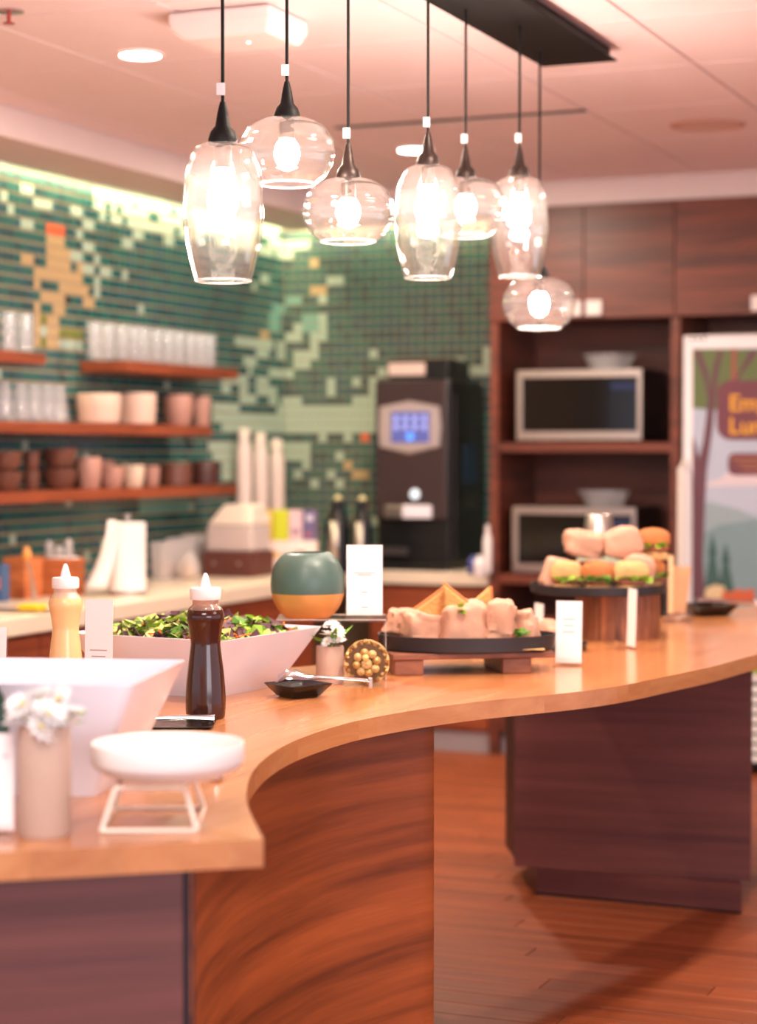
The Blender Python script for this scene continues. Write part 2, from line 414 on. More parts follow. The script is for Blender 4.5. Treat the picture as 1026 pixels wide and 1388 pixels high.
# ------------------------------------------------------------------ tall cabinet with microwaves
CB = -.62; CW = .03
t = room_thing('tall_cabinet', 'tall dark walnut cabinet with open niches holding two microwaves', 'cabinet')
aL = onb(664, 400, CB)[0]; aD0 = onb(909, 560, CB)[0]; aD1 = onb(921, 560, CB)[0]; aR = aD1 + 1.02
zt = onb(800, 280, CB)[1]; zd = onb(850, 427, CB)[1]; zs1 = onb(800, 600, CB)[1]; zs0 = onb(800, 782, CB)[1]
zt = ZS
MB().box(aL, aL + .045, CB, -.02, 0, zt).build('side_panel', WALN, t)
MB().box(aD0, aD1, CB, -.02, 0, zt).build('side_panel', WALN, t)
MB().box(aR, aR + .03, CB, -.02, 0, zt).build('side_panel', WALN, t)
MB().box(aL + .045, aD0, -.04, -.02, 0, zt).build('back_panel', WALN, t)
MB().box(aD1, aR, -.04, -.02, 2.1, zt).build('back_panel', WALN, t)
for z in (zs1, zs0):
    MB().box(aL + .045, aD0, CB + .005, -.04, z - .045, z).build('shelf', WALN, t, bevel=.002, seg=1)
MB().box(aL + .045, aD0, CB + .02, -.04, zd, zd + .03).build('shelf', WALN, t)
MB().box(aD1, aR, CB + .02, -.04, zd, zd + .03).build('shelf', WALN, t)
am = onb(793, 350, CB)[0]
zd0 = zd - .012
for k, (x0, x1) in enumerate(((aL, am), (am, (aD0 + aD1) / 2), ((aD0 + aD1) / 2, (aD1 + aR) / 2), ((aD1 + aR) / 2, aR + .03))):
    d = MB().box(x0 + .002, x1 - .002, CB - .022, CB, zd0, zt - .003).build('door', WALN, t, bevel=.0015, seg=1)
    hx = (x0 + .1) if k % 2 else (x1 - .1)
    if k == 1: hx = onb(805, 414, CB - .03)[0]
    if k == 2: hx = onb(1030, 408, CB - .03)[0]
    if k == 0: hx = onb(777, 416, CB - .03)[0]
    MB().box(hx - .04, hx + .04, CB - .04, CB - .022, zd0 + .012, zd0 + .085).build('pull', mat('pull_white', (226, 214, 210), .5), d, bevel=.004)
d0 = MB().box(aL + .047, aD0 - .002, CB - .001, CB + .02, .12, zs0 - .2).build('door', WALN, t, bevel=.0015, seg=1)
MB().box(aL + .047, aD0 - .002, CB + .06, CB + .08, 0, .12).build('toe_kick', MAT['toe_grey'], t)

def microwave(px0, px1, py0, py1, zbase, label):
    a0, z1 = onb(px0, py0, CB + .03); a1, _ = onb(px1, py0, CB + .03)
    h = z1 - zbase; wd = a1 - a0
    t = thing('microwave', label, 'microwave', W(a0, CB + .03, zbase), ANG, 'microwaves in the tall cabinet')
    MB().box(0, wd, .02, .46, .012, h).build('body', BLACKP, t, bevel=.004)
    fr = MB(); f = .034
    fr.box(0, wd, 0, .02, h - f*1.15, h).box(0, wd, 0, .02, .012, .012 + f*1.3).box(0, f*.9, 0, .02, .012 + f*1.3, h - f*1.15).box(wd - f*.7, wd, 0, .02, .012 + f*1.3, h - f*1.15)
    fr.build('door_frame', STEEL, t, bevel=.002, seg=1)
    MB().box(f*.9, wd*.73, .004, .02, .012 + f*1.3, h - f*1.15).build('window', DARKGL, t)
    cp = MB().box(wd*.735, wd - f*.7, .003, .02, .012 + f*1.3, h - f*1.15).build('control_panel', mat('control_black', (10, 10, 14), .12), t)
    MB().box(wd*.76, wd - f*.9, .001, .003, h*.72, h*.80).build('display', mat('display_blue', (30, 40, 80), .2), cp)
    for s in (.06, wd - .06): MB().lathe([(.018, 0), (.018, .012)], 12, (s, .08, 0), True, True).build('foot', BLACKP, t)
    return a0, a1, h
a0, a1, h = microwave(700, 870, 502, 598, zs1, 'stainless steel microwave on the upper shelf of the walnut cabinet')
def plastic_dish(a, b, z, label, s=1):
    t = thing('plastic_dish', label, 'dish', W(a, b, z), ANG, 'clear dishes on the microwaves')
    MB().lathe([(.09*s, 0), (.125*s, .07), (.13*s, .075), (.126*s, .075), (.088*s, .004), (.001, .004)], 32, cap0=True).build('bowl', PLAST, t, smooth=True)
    MB().lathe([(.125*s, .07), (.138*s, .071), (.138*s, .077), (.125*s, .078)], 32).build('rim', TUMBL, t, smooth=True)
plastic_dish((a0 + a1)/2 + .1, CB + .22, zs1 + h, 'clear round plastic dish lying on the upper microwave')
a0, a1, h = microwave(694, 862, 686, 780, zs0, 'stainless steel microwave on the lower shelf behind the sandwich tower')
plastic_dish((a0 + a1)/2 + .1, CB + .22, zs0 + h, 'clear round plastic dish lying on the lower microwave')

# ------------------------------------------------------------------ fridge with printed poster front
fb = CB - .10
fa0, fzt = onb(926, 455, fb); fa0 = max(fa0, aD1 + .005); fa1 = fa0 + .93
t = thing('refrigerator', 'tall white refrigerator covered by an illustrated forest poster beside the walnut cabinet', 'refrigerator', W(fa0, fb, 0), ANG)
fw = fa1 - fa0; FRW = mat('fridge_white', (232, 224, 226), .35)
MB().box(0, fw, .06, .68, .42, fzt).build('body', FRW, t, bevel=.006)
MB().box(0, fw, .02, .68, .03, .42).build('base', BLACKP, t)
dr = MB().box(0, fw, 0, .058, .43, fzt).build('door', FRW, t, bevel=.008)
def fpx(px, py): q = onb(px, py, fb); return q[0] - fa0, q[1]
for k in range(3):
    x, z = fpx(936 + k*8, 452); MB().box(x, x + .014, -.001, .004, fzt - .022, fzt - .008).build('hinge_mark', BLACKP, t)
for z in [.06 + i * .046 for i in range(8)]:
    MB().box(.01, fw - .01, 0, .03, z, z + .028).build('vent_slat', mat('slat_white', (240, 238, 236), .4), t, bevel=.003, seg=1)
hx = fpx(929, 700)[0]; hz0 = fpx(929, 830)[1]; hz1 = fpx(929, 625)[1]
MB().tube([(.012, 0, hz1), (.004, -.05, hz1 - .03), (.004, -.055, hz0 + .05), (.012, 0, hz0)], .014, 10).build('door_handle', mat('handle_cream', (238, 226, 214), .4), t, smooth=True)
# poster: flat printed sheet with printed shapes (each print layer is a hair thick)
px0, pz1 = fpx(939, 473); pz0 = .47; px1 = fw - (px0 if px0 > .02 else .03)
def pr(name, pts, rgb, lay, parent, dz=.0006):
    y1 = -.002 - lay * .0007
    m = mat('print_%02x%02x%02x' % rgb, rgb, .55)
    n = len(pts); v = [(x, y1, z) for x, z in pts] + [(x, y1 + dz, z) for x, z in pts]
    f = [tuple(range(n)), tuple(reversed(range(n, 2*n)))] + [(i, i+n, (i+1) % n + n, (i+1) % n) for i in range(n)]
    b = MB().add(v, f); return b.build(name, m, parent)
po = pr('poster', [(px0, pz0), (px1, pz0), (px1, pz1), (px0, pz1)], (172, 178, 196), 0, t)
def P2(*q): return [(min(max(fpx(x, y)[0], px0), px1), min(max(fpx(x, y)[1], pz0), pz1)) for x, y in q]
pr('printed_hill', P2((939,700),(960,680),(1000,690),(1060,715),(1200,700),(1200,900),(939,900)), (140, 156, 164), 1, t)
pr('printed_cloud', P2((955,655),(975,650),(985,640),(1000,645),(1030,640),(1100,650),(1100,657),(955,659)), (206, 190, 196), 1, t)
pr('printed_hill', P2((939,730),(975,712),(1040,702),(1200,740),(1200,900),(939,900)), (116, 140, 146), 2, t)
pr('printed_grass', P2((939,905),(1200,890),(1200,1000),(939,1000)), (150, 156, 40), 3, t)
pr('printed_foliage', P2((939,473),(1200,473),(1200,540),(1060,552),(1000,545),(970,556),(939,553)), (92, 104, 60), 2, t)
pr('printed_trunk', P2((939,590),(944,605),(947,622),(953,600),(957,570),(960,540),(955,515),(945,488),(941,474),(949,474),(960,505),(963,530),(967,500),(974,474),(980,474),(973,510),(969,545),(966,580),(958,640),(955,700),(953,760),(956,812),(939,812)), (96, 56, 68), 3, t)
pr('printed_branch', P2((1018,474),(1030,474),(1003,510),(990,540),(986,535)), (96, 56, 68), 3, t)
pr('printed_rope', P2((992,472),(998,472),(998,520),(992,520)), (150, 74, 66), 4, t)
def rrect(x0, x1, y0, y1, r):
    q = []
    for cx, cy, s in ((x1-r, y0+r, -90), (x1-r, y1-r, 0), (x0+r, y1-r, 90), (x0+r, y0+r, 180)):
        for k in range(5): a = math.radians(s + k*22.5); q.append((cx + r*math.cos(a), cy + r*math.sin(a)))
    return q
bo = pr('printed_sign', P2(*rrect(972, 1130, 516, 596, 18)), (108, 54, 66), 5, t)
pr('printed_sign', P2(*rrect(987, 1110, 614, 644, 9)), (108, 54, 66), 5, t)
for k, (x, y, hh, ww) in enumerate(((966, 722, 85, 13), (984, 735, 75, 13), (1060, 728, 80, 13))):
    pr('printed_fir', P2((x,y),(x+ww*.5,y+hh*.35),(x+ww*.3,y+hh*.38),(x+ww,y+hh),(x-ww,y+hh),(x-ww*.3,y+hh*.38),(x-ww*.5,y+hh*.35)), (52, 84, 80), 4, t)
pr('printed_rock', P2((955,812),(957,797),(970,792),(982,795),(986,812)), (206, 180, 140), 5, t)
pr('printed_bush', P2((978,815),(980,800),(990,803),(1000,798),(1012,800),(1022,797),(1024,815)), (190, 88, 52), 6, t)
def text(name, body, loc, size, matl, parent, M3, ext=.0006):
    cu = bpy.data.curves.new(name, 'FONT'); cu.body = body; cu.size = size; cu.extrude = ext; cu.resolution_u = 2; cu.offset = .0018 if size > .05 else 0
    tmp = bpy.data.objects.new(name, cu); C0.objects.link(tmp); dg = bpy.context.evaluated_depsgraph_get()
    me = bpy.data.meshes.new_from_object(tmp.evaluated_get(dg)); bpy.data.objects.remove(tmp)
    me.transform(M3.to_4x4()); me.materials.append(matl)
    o = bpy.data.objects.new(name, me); C0.objects.link(o); o.parent = parent; o.location = loc; return o
GOLDP = mat('print_gold', (226, 160, 44), .55); UPR = Matrix.Rotation(math.pi/2, 3, 'X')
x, z = fpx(988, 557); text('lettering', 'Employee', (x, -.0066, z), .108, GOLDP, t, UPR)
x, z = fpx(988, 588); text('lettering', 'Lunch', (x, -.0066, z), .108, GOLDP, t, UPR)
for k, (xa, xb) in enumerate(((991, 1090), (1000, 1085), (1006, 1080))):
    pr('printed_line', P2((xa, 620+k*7), (xb, 620+k*7), (xb, 623+k*7), (xa, 623+k*7)), (150, 96, 60), 6, t)

# ------------------------------------------------------------------ shelves on the left wall
SD = .25
zsh = [1.336, 1.622, 1.905]; SH = .048
def sb(px, py, a=SD): return ona(px, py, a)[0]
def shelf(label, b0, b1, z):
    o = MB().box(.002, SD, b0, b1, z - SH, z).build('wall_shelf', WALNS, room=True, bevel=.002, seg=1)
    tag(o, label, 'shelf', 'floating wood shelves')
bl0 = -4.4
shelf('reddish wood floating shelf with brown bowls, lowest of the three', bl0, sb(322, 657), zsh[0])
shelf('reddish wood floating shelf holding tumblers and pale pots, the middle one', bl0, sb(287, 577), zsh[1])
shelf('short reddish wood floating shelf with a long row of glasses, topmost', sb(174, 492), sb(323, 501), zsh[2])
shelf('reddish wood top shelf with only a few glasses on it', bl0, sb(62, 480), zsh[2])

def tumbler(b, a, z, h, r0, r1, label, group):
    t = thing('drinking_glass', label, 'glass', W(a, b, z), 0, group)
    MB().lathe([(r0*.9, 0), (r0, .006), (r1, h), (r1 - .003, h), (r0 - .004, .018), (.001, .016)], 20, cap0=True).build('wall', TUMBL, t, smooth=True)
    MB().lathe([(r1 - .003, h - .001), (r1 + .0012, h - .001), (r1 + .0012, h + .003), (r1 - .003, h + .003)], 20).build('rim', TUMBL, t, smooth=True)
    return t
g0 = None
def glass_row(pxs, py, z, h, r0, r1, label, group, a=.14):
    global g0; proto = None
    for px in pxs:
        b, _ = ona(px, py, a)
        if proto is None: proto = tumbler(b, a, z, h, r0, r1, label, group)
        else:
            o = copy_tree(proto); o.location = W(a, b, z)
glass_row([128, 147, 165, 181, 193, 212, 227, 242, 257, 272, 284], 497, zsh[2], .165, .03, .034, 'clear straight drinking glass in the long row on the short top shelf', 'glasses on the short top shelf')
glass_row([137, 172, 202, 234, 264], 490, zsh[2], .165, .03, .034, 'clear straight drinking glass in the rear row on the short top shelf', 'rear glasses on the short top shelf', .06)
glass_row([-14, 13, 35], 480, zsh[2], .165, .034, .034, 'clear straight drinking glass on the shelf that holds only a few', 'glasses on the long top shelf')
glass_row([6, 28, 46, 64, 80], 572, zsh[1], .16, .044, .026, 'clear tapered glass narrowing to its rim beside the pale pots', 'tapered glasses on the middle shelf')
PINKC = mat('pale_pink_ceramic', (226, 190, 172), .5, var=.05); PINKD = mat('dusty_pink_ceramic', (190, 140, 124), .5, var=.06)
BRNC = mat('brown_ceramic', (112, 68, 54), .4, var=.15); BRND = mat('dark_brown_ceramic', (76, 40, 32), .45, var=.1)
CREAMC = mat('cream_ceramic', (232, 204, 180), .5, var=.04)
def pot(px0, px1, py0, py1, z, m, name, label, cat, a=.13, taper=.9, group=None, stack=1):
    bc, _ = ona((px0 + px1)/2, py1, a); dep = W(a, bc).y
    r = (px1 - px0)/2 * dep / F; h = (py1 - py0) * dep / F / stack
    for k in range(stack):
        lb = label if stack == 1 else label + (', bottom of its stack', ', on top of its stack')[min(k, 1)] if stack == 2 else label
        MBx = MB().lathe([(r*taper*.86, 0), (r*taper, h*.06), (r*(taper + (1-taper)*.7), h*.5), (r, h*.97), (r - .003, h), (r - .006, h*.97), (r*taper - .006, h*.12), (.001, h*.1)], 32, cap0=True)
        o = MBx.build(name, m, loc=W(a, bc, z + k*h), smooth=True); tag(o, lb, cat, group)
pot(104, 164, 533, 574, zsh[1], PINKC, 'serving_pot', 'wide pale pink ceramic pot next to the tapered glasses', 'pot', taper=.92)
pot(160, 212, 532, 575, zsh[1], PINKC, 'serving_pot', 'pale pink ceramic pot between the wide pot and the cups', 'pot', .12, .92)
pot(221, 262, 534, 576, zsh[1], PINKD, 'ceramic_cup', 'large pink ceramic cup on the middle shelf', 'cup', .13, .8)
pot(258, 286, 536, 577, zsh[1], PINKD, 'ceramic_cup', 'narrower pink ceramic cup at the end of the middle shelf', 'cup', .1, .8)
pot(-12, 30, 606, 659, zsh[0], BRNC, 'ceramic_bowl', 'brown ceramic bowl near the shelf start', 'bowl', .13, .7, 'brown bowls', 2)
pot(32, 54, 605, 659, zsh[0], BRNC, 'ceramic_bowl', 'small brown ceramic bowl in the narrow stack', 'bowl', .13, .75, 'brown bowls', 2)
pot(58, 104, 603, 659, zsh[0], BRNC, 'ceramic_bowl', 'wide brown ceramic bowl in the stack beside the pink cups', 'bowl', .13, .7, 'brown bowls', 2)
pot(104, 138, 616, 659, zsh[0], PINKD, 'ceramic_cup', 'tall dusty pink cup next to the brown bowls', 'cup', .15, .82)
pot(136, 168, 630, 660, zsh[0], PINKD, 'ceramic_cup', 'low dusty pink cup beside the cream one', 'cup', .15, .8)
pot(166, 196, 630, 660, zsh[0], CREAMC, 'ceramic_cup', 'low cream ceramic cup on the lowest shelf', 'cup', .15, .8)
pot(194, 217, 631, 659, zsh[0], PINKD, 'ceramic_cup', 'small dusty pink cup between cream cup and brown dishes', 'cup', .12, .8)
pot(100, 128, 600, 640, zsh[0], PINKD, 'ceramic_cup', 'dusty pink cup in the row behind, next to the wall', 'cup', .05, .85)
pot(130, 155, 602, 640, zsh[0], PINKD, 'ceramic_cup', 'slim pink cup in the row behind the low cups', 'cup', .05, .85)
pot(216, 260, 627, 657, zsh[0], BRNC, 'baking_dish', 'reddish brown straight-sided dish on the lowest shelf', 'dish', .13, .97)
pot(258, 297, 624, 656, zsh[0], BRND, 'baking_dish', 'dark brown straight-sided dish at the end of the lowest shelf', 'dish', .13, .97)

# ------------------------------------------------------------------ things on the back worktop
def wpos(px, py): return onz(px, py, CT)
def dep(px, py): return wpos(px, py).y / F
# paper towel
p = wpos(173, 806); k = p.y / F
t = thing('paper_towel_holder', 'white paper towel roll upright with a loose sheet hanging aside', 'paper towel', p, ANG)
MB().lathe([(.085, 0), (.085, .012), (.02, .016)], 32, cap0=True, cap1=True).build('base', STEEL, t, smooth=True)
MB().lathe([(.008, .01), (.008, .315), (.016, .32), (.016, .335), (.002, .34)], 16).build('rod', STEEL, t, smooth=True)
hr = 98 * k; r = 25 * k
MB().lathe([(.02, .018), (r, .018), (r, hr), (.02, hr)], 40).build('roll', PAPER, t, smooth=True)
sh = MB(); n = 14; pts = []
inv = Matrix.Rotation(-ANG, 3, 'Z')
for i in range(n):
    u = i / (n - 1); e = []
    for j in range(5):
        q = j / 4
        pxv = 148 + 12*q - 30*u**1.6 + 18*q*u; z = hr*(1 - u*.93) + .012
        x = (pxv - 172) * k; y = -.06 - .05*u + .012*math.sin(4*q + 3*u)
        e.append(inv @ Vector((x, y, z)))
    pts.append(e)
vs = [v for r_ in pts for v in r_]; fs = [(i*5+j, i*5+j+1, (i+1)*5+j+1, (i+1)*5+j) for i in range(n-1) for j in range(4)]
so = sh.add(vs, fs).build('loose_sheet', PAPER, t, smooth=True)
so.modifiers.new('thick', 'SOLIDIFY').thickness = .002
# wooden caddy with utensils
CADW = wood('caddy_wood', (176, 92, 50), (214, 126, 74), (6, 6, 30), .55)
def crate(px0, px1, py0, py1, label, d=.16, m=CADW, name='wooden_caddy', cat='caddy', a_back=0):
    p = wpos((px0 + px1)/2, py1); k = p.y / F; wd = (px1 - px0)*k; h = (py1 - py0)*k
    t = thing(name, label, cat, p + UU*(d/2), ANG)
    th = .01
    MB().box(-wd/2, wd/2, -d/2, d/2, 0, th).build('bottom', m, t)
    MB().box(-wd/2, wd/2, -d/2, -d/2 + th, th, h).build('front', m, t, bevel=.002, seg=1)
    MB().box(-wd/2, wd/2, d/2 - th, d/2, th, h).build('back', m, t, bevel=.002, seg=1)
    MB().box(-wd/2, -wd/2 + th, -d/2 + th, d/2 - th, th, h).build('side', m, t)
    MB().box(wd/2 - th, wd/2, -d/2 + th, d/2 - th, th, h).build('side', m, t)
    return t, k, wd, h
t, k, wd, h = crate(2, 37, 756, 812, 'small orange wooden caddy next to the metal spoon', .13)
t, k, wd, h = crate(44, 93, 757, 808, 'wide orange wooden caddy holding wrapped cutlery', .15)
p = t.location
for dx, rr, zz, bl in ((-.05, .019, .2, 'clear crinkled bag at the spoon side of the wide wooden caddy'), (-.004, .022, .18, 'lowest clear crinkled bag, in the middle of the wide wooden caddy'), (.045, .019, .21, 'tallest clear crinkled bag in the wide wooden caddy')):
    b = MB(); 
    b.lathe([(.004, 0), (.02, .03), (rr*.8, zz - rr), (rr, zz - rr*.5), (rr*.75, zz), (.004, zz + .015)], 9)
    vs = [Vector(v)*1 for v in b.v]; b.v = [tuple(v + Vector((0,0,0)) + noise.noise_vector(v*22)*.009) for v in vs]
    o = b.build('cutlery_bag', PLAST, loc=p + VV*dx + Vector((0, 0, .013)), smooth=True)
    tag(o, bl, 'bag', 'plastic bags in the caddy')
o = MB().box(-.035, .085, -.078, -.03, 0, .006).build('napkin', PAPER, loc=p + VV*.03 - UU*.0 + Vector((0, 0, h + .001)), rz=ANG, bevel=.002)
tag(o, 'white napkin lying across the wide wooden caddy', 'napkin')
p = wpos(43, 815) - UU*.03
t = thing('serving_spoon', 'metal spoon standing upright between the two wooden caddies', 'spoon', p, ANG)
MB().tube([(0, .05, .005), (0, .03, .1), (0, .0, .17)], [.012, .006, .005]).build('handle', STEEL, t, smooth=True)
b = MB(); b.lathe([(.001, -.03), (.015, -.02), (.02, 0), (.014, .022), (.001, .032)], 14, (0, -.004, .19)); b.build('bowl', mat('spoon_wood', (226, 150, 76), .5), t, smooth=True)
t = thing('sponge_tray', 'shallow steel sink tray with a yellow sponge by the caddies', 'tray', wpos(30, 829), ANG)
MB().box(-.16, .13, -.07, .07, 0, .006).build('tray', STEEL, t, bevel=.002)
MB().box(0, .09, -.035, .035, .0065, .03).build('sponge', mat('sponge_yellow', (232, 190, 40), .9, bump=.4, bscale=200), t, bevel=.006)
p = wpos(-4, 816); t = thing('drink_carton', 'blue and white carton beside the small wooden caddy', 'carton', p, ANG)
MB().box(-.05, .02, 0, .06, 0, .15).build('box', mat('carton_blue', (64, 92, 132), .5), t, bevel=.002)
MB().box(-.045, .015, -.001, 0, .05, .10).build('printed_band', mat('carton_red', (206, 110, 84), .5), t)
# clear bins
for px0, px1, py0, py1, lab in ((200, 224, 738, 786, 'cloudy plastic bin nearest the paper towel roll'), (222, 246, 733, 783, 'cloudy plastic bin between two others beside the brown box'), (244, 268, 728, 780, 'cloudy plastic bin touching the brown box')):
    p = wpos((px0+px1)/2, py1); k = p.y/F; wd = (px1-px0)*k*.72; h = (py1-py0)*k
    t = thing('storage_bin', lab, 'bin', p + UU*.08, ANG)
    def rr(w_, d_, z): return [(x, y, z) for x, y in ((-w_/2, -d_/2), (w_/2, -d_/2), (w_/2, d_/2), (-w_/2, d_/2))]
    MB().loft([rr(wd*.86, .15, 0), rr(wd, .17, h), rr(wd - .006, .164, h), rr(wd*.86 - .006, .144, .004)]).build('body', PLAST, t)
    MB().box(-wd*.36, wd*.36, -.06, .06, .006, h*.55).build('packets', mat('packets_tan', (196, 160, 136), .7, var=.25, vscale=40), t, bevel=.012)
    MB().box(-wd/2 - .003, wd/2 + .003, -.088, .088, h, h + .012).build('lid', PLAST, t, bevel=.003)
# brown box and appliance on it
p = wpos(308, 782); k = p.y/F
t = thing('drawer_box', 'dark brown wooden drawer box under the pale grey container', 'box', p + UU*.12, ANG)
wd = 76*k; h = 34*k; BRB = mat('box_brown', (92, 46, 38), .5, var=.08)
MB().box(-wd/2, wd/2, -.12, .12, 0, h).build('body', BRB, t, bevel=.004)
d = MB().box(-wd/2 + .01, 0, -.126, -.12, .012, h - .012).build('drawer', BRB, t, bevel=.002)
MB().lathe([(.008, 0), (.008, .01)], 12, (0,0,0), True, True).build('knob', STEEL, d, loc=(-wd/4, -.132, h/2))
d = MB().box(.004, wd/2 - .01, -.126, -.12, .012, h - .012).build('drawer', BRB, t, bevel=.002)
MB().lathe([(.008, 0), (.008, .01)], 12, (0,0,0), True, True).build('knob', STEEL, d, loc=(wd/4, -.132, h/2))
ptop = p + UU*.12 + Vector((0, 0, h))
t = thing('lidded_container', 'pale grey lidded container with sloping top standing on the brown box', 'container', ptop, ANG)
wd2 = wd*.92; h2 = 64*k
b = MB(); b.box(-wd2/2, wd2/2, -.1, .1, 0, h2*.55); b.build('body', mat('pale_grey_plastic', (196, 178, 174), .5), t, bevel=.012)
b = MB(); b.loft([[(-wd2/2, -.1, h2*.56), (wd2/2, -.1, h2*.56), (wd2/2, .1, h2*.56), (-wd2/2, .1, h2*.56)], [(-wd2*.2, -.06, h2), (wd2*.42, -.06, h2), (wd2*.42, .08, h2), (-wd2*.2, .08, h2)]])
b.build('lid', mat('cream_plastic', (226, 208, 192), .45), t, bevel=.012)
p = wpos(262, 782); t = thing('snack_bag', 'crumpled clear bag of snacks in front of the brown drawer box', 'bag', p + VV*.05 - UU*.14, ANG)
# (placed just ahead of the box)
b = MB(); b.lathe([(.02, 0), (.05, .01), (.055, .05), (.045, .09), (.02, .12), (.004, .13)], 14, cap0=True)
b.v = [tuple(Vector(v) + noise.noise_vector(Vector(v)*25)*.012 * (1 if v[2] > .005 else 0)) for v in b.v]; b.build('bag', PLAST, t, smooth=True)
MB().lathe([(.03, .004), (.04, .03), (.03, .06), (.001, .07)], 12, cap0=True).build('filling', mat('snack_tan', (204, 164, 120), .8, var=.3, vscale=60), t, smooth=True)
# tall white bottles
WBOT = mat('bottle_white', (238, 214, 206), .45)
for px, pyt, lab in ((331, 581, 'tallest white bottle behind the grey container'), (353, 587, 'white bottle between two other white bottles'), (375, 595, 'shortest white bottle above the coloured tea boxes')):
    a = .09; b_, _ = ona(px, 700, a); P_ = W(a, b_, CT); kk = P_.y/F; ztop = aty(px, pyt, P_.y).z; h = ztop - CT; r = 10.5*kk
    t = thing('syrup_bottle', lab, 'bottle', P_, ANG)
    MB().lathe([(r*.95, 0), (r, .006), (r, h*.80), (r*.88, h*.86), (r*.66, h*.90), (r*.66, h*.92)], 24, cap0=True, cap1=True).build('body', WBOT, t, smooth=True)
    MB().lathe([(r*.72, h*.92), (r*.74, h*.985), (r*.6, h), (.001, h)], 24, cap0=True).build('cap', mat('cap_cream', (240, 222, 208), .5), t, smooth=True)
    MB().lathe([(r*1.012, h*.30), (r*1.012, h*.36)], 24).build('label', mat('label_red', (190, 44, 58), .5), t, smooth=True)
# tea boxes, two tiers, each box its own thing
def tea(px0, px1, py0, py1, rgb, lab, z0, ref, rgb2=None, spots=()):
    k = ref.y/F; wd = (px1-px0)*k*.98; h = (py1-py0)*k
    c = aty((px0+px1)/2, 700, ref.y)
    t = thing('tea_box', lab, 'box', (c.x, ref.y, z0), 0, 'tea boxes')
    MB().box(-wd/2+.001, wd/2-.001, 0, .14, 0, h).build('carton', mat('tea_%d_%d_%d' % rgb, rgb, .5), t, bevel=.002, seg=1)
    for (x, z, sz, c2) in spots:
        MB().box(x*wd - sz*wd/2, x*wd + sz*wd/2, -.0012, -.0002, z*h - sz*wd*.4, z*h + sz*wd*.4).build('printed_patch', mat('teap_%d_%d_%d' % c2, c2, .5), t)
    return h
ref = wpos(390, 776) + Vector((0, .02, 0))
h1 = tea(349, 431, 723, 766, (238, 214, 206), 'white tea carton with small orange and red pictures, bottom tier', CT, ref, None, ((-.22, .55, .12, (236, 170, 50)), (.22, .55, .16, (214, 84, 50)), (-.36, .25, .12, (150, 110, 120)), (-.08, .5, .08, (206, 90, 70)), (.02, .25, .06, (226, 150, 130))))
for x0, x1, rgb, lab, sp in ((349, 370, (222, 186, 70), 'yellow tea box with a white patch, on top of the white carton', ((0, .75, .6, (238, 226, 206)), (.1, .25, .4, (200, 110, 60)))),
    (370, 391, (196, 200, 20), 'bright lime tea box standing among three others', ()),
    (391, 410, (214, 178, 184), 'pale pink tea box between the lime and the blue ones', ((0, .3, .5, (140, 110, 130)),)),
    (410, 430, (96, 84, 124), 'dark blue tea box with red patch on top of the white carton', ((0, .75, .5, (200, 190, 210)), (-.1, .2, .3, (200, 80, 80))))):
    tea(x0, x1, 681, 722, rgb, lab, CT + h1, ref, None, sp)
o = MB().lathe([(.03, 0), (.032, .1), (.02, .15), (.018, .2), (.001, .205)], 20, cap0=True).build('spice_bottle', mat('spice_red', (190, 70, 44), .5), loc=wpos(440, 757) + UU*.06, smooth=True); tag(o, 'small red and green bottle behind the black flasks', 'bottle')
# thermal flasks
for px, pyb, lab in ((458, 776, 'black thermal flask with steel label beside the tea boxes'), (491, 777, 'black thermal flask with steel label next to the coffee machine')):
    p = wpos(px, pyb); k = p.y/F; r = 17*k if px < 470 else 14*k; h = 100*k
    t = thing('thermal_flask', lab, 'flask', p, ANG, 'black thermal flasks')
    MB().lathe([(r, 0), (r, h*.62), (r*.85, h*.74), (r*.55, h*.84), (r*.55, h*.86)], 28, cap0=True, cap1=True).build('body', BLACKP, t, smooth=True)
    MB().lathe([(r*.56, h*.86), (r*.6, h*.96), (r*.3, h)], 24, cap1=True).build('lid', BLACKP, t, smooth=True)
    MB().lathe([(.001, h + .02), (.016, h + .012), (.02, h), (.014, h - .006)], 16).build('push_knob', mat('knob_gold', (222, 206, 150), .35), t, smooth=True)
    b = MB(); n = 8; rg = [[(r*1.015*math.cos(a_), r*1.015*math.sin(a_), z) for z in (h*.02, h*.70)] for a_ in [math.radians(-112 + 48*i/n) for i in range(n+1)]]
    b.add([v for q in rg for v in q], [(2*i, 2*i+2, 2*i+3, 2*i+1) for i in range(n)]); o = b.build('steel_label', STEEL, t, smooth=True)
    o.modifiers.new('thick', 'SOLIDIFY').thickness = .002
    MB().tube([(0, r*.5, h*.9), (0, r*1.25, h*.8), (0, r*1.3, h*.45), (0, r*.95, h*.35)], .008).build('handle', BLACKP, t, smooth=True)
# coffee machine
ca0, _ = onb(508, 770, FB + .04); ca1, _ = onb(607, 770, FB + .04); cz1 = onb(560, 514, FB + .04)[1]
t = thing('coffee_machine', 'tall black coffee machine with a silver framed touch screen in the corner', 'coffee machine', W(ca0, FB + .04, CT), ANG)
cw = ca1 - ca0; ch = cz1 - CT
def cpx(px, py): q = onb(px, py, FB + .02); return q[0] - ca0, q[1] - CT
CMF = mat('machine_front', (58, 44, 44), .28)
MB().box(0, cw, .03, .52, .03, ch).build('body', BLACKP, t, bevel=.01)
MB().box(.004, cw - .004, -.01, .03, ch*.27, ch - .005).build('front_panel', CMF, t, bevel=.008)
MB().box(.01, cw - .01, -.02, .03, 0, .035).build('drip_tray', BLACKP, t, bevel=.004)
MB().box(.03, cw*.45, -.004, .03, ch*.08, ch*.12).build('drain_grille', mat('grille_grey', (60, 54, 54), .4), t)
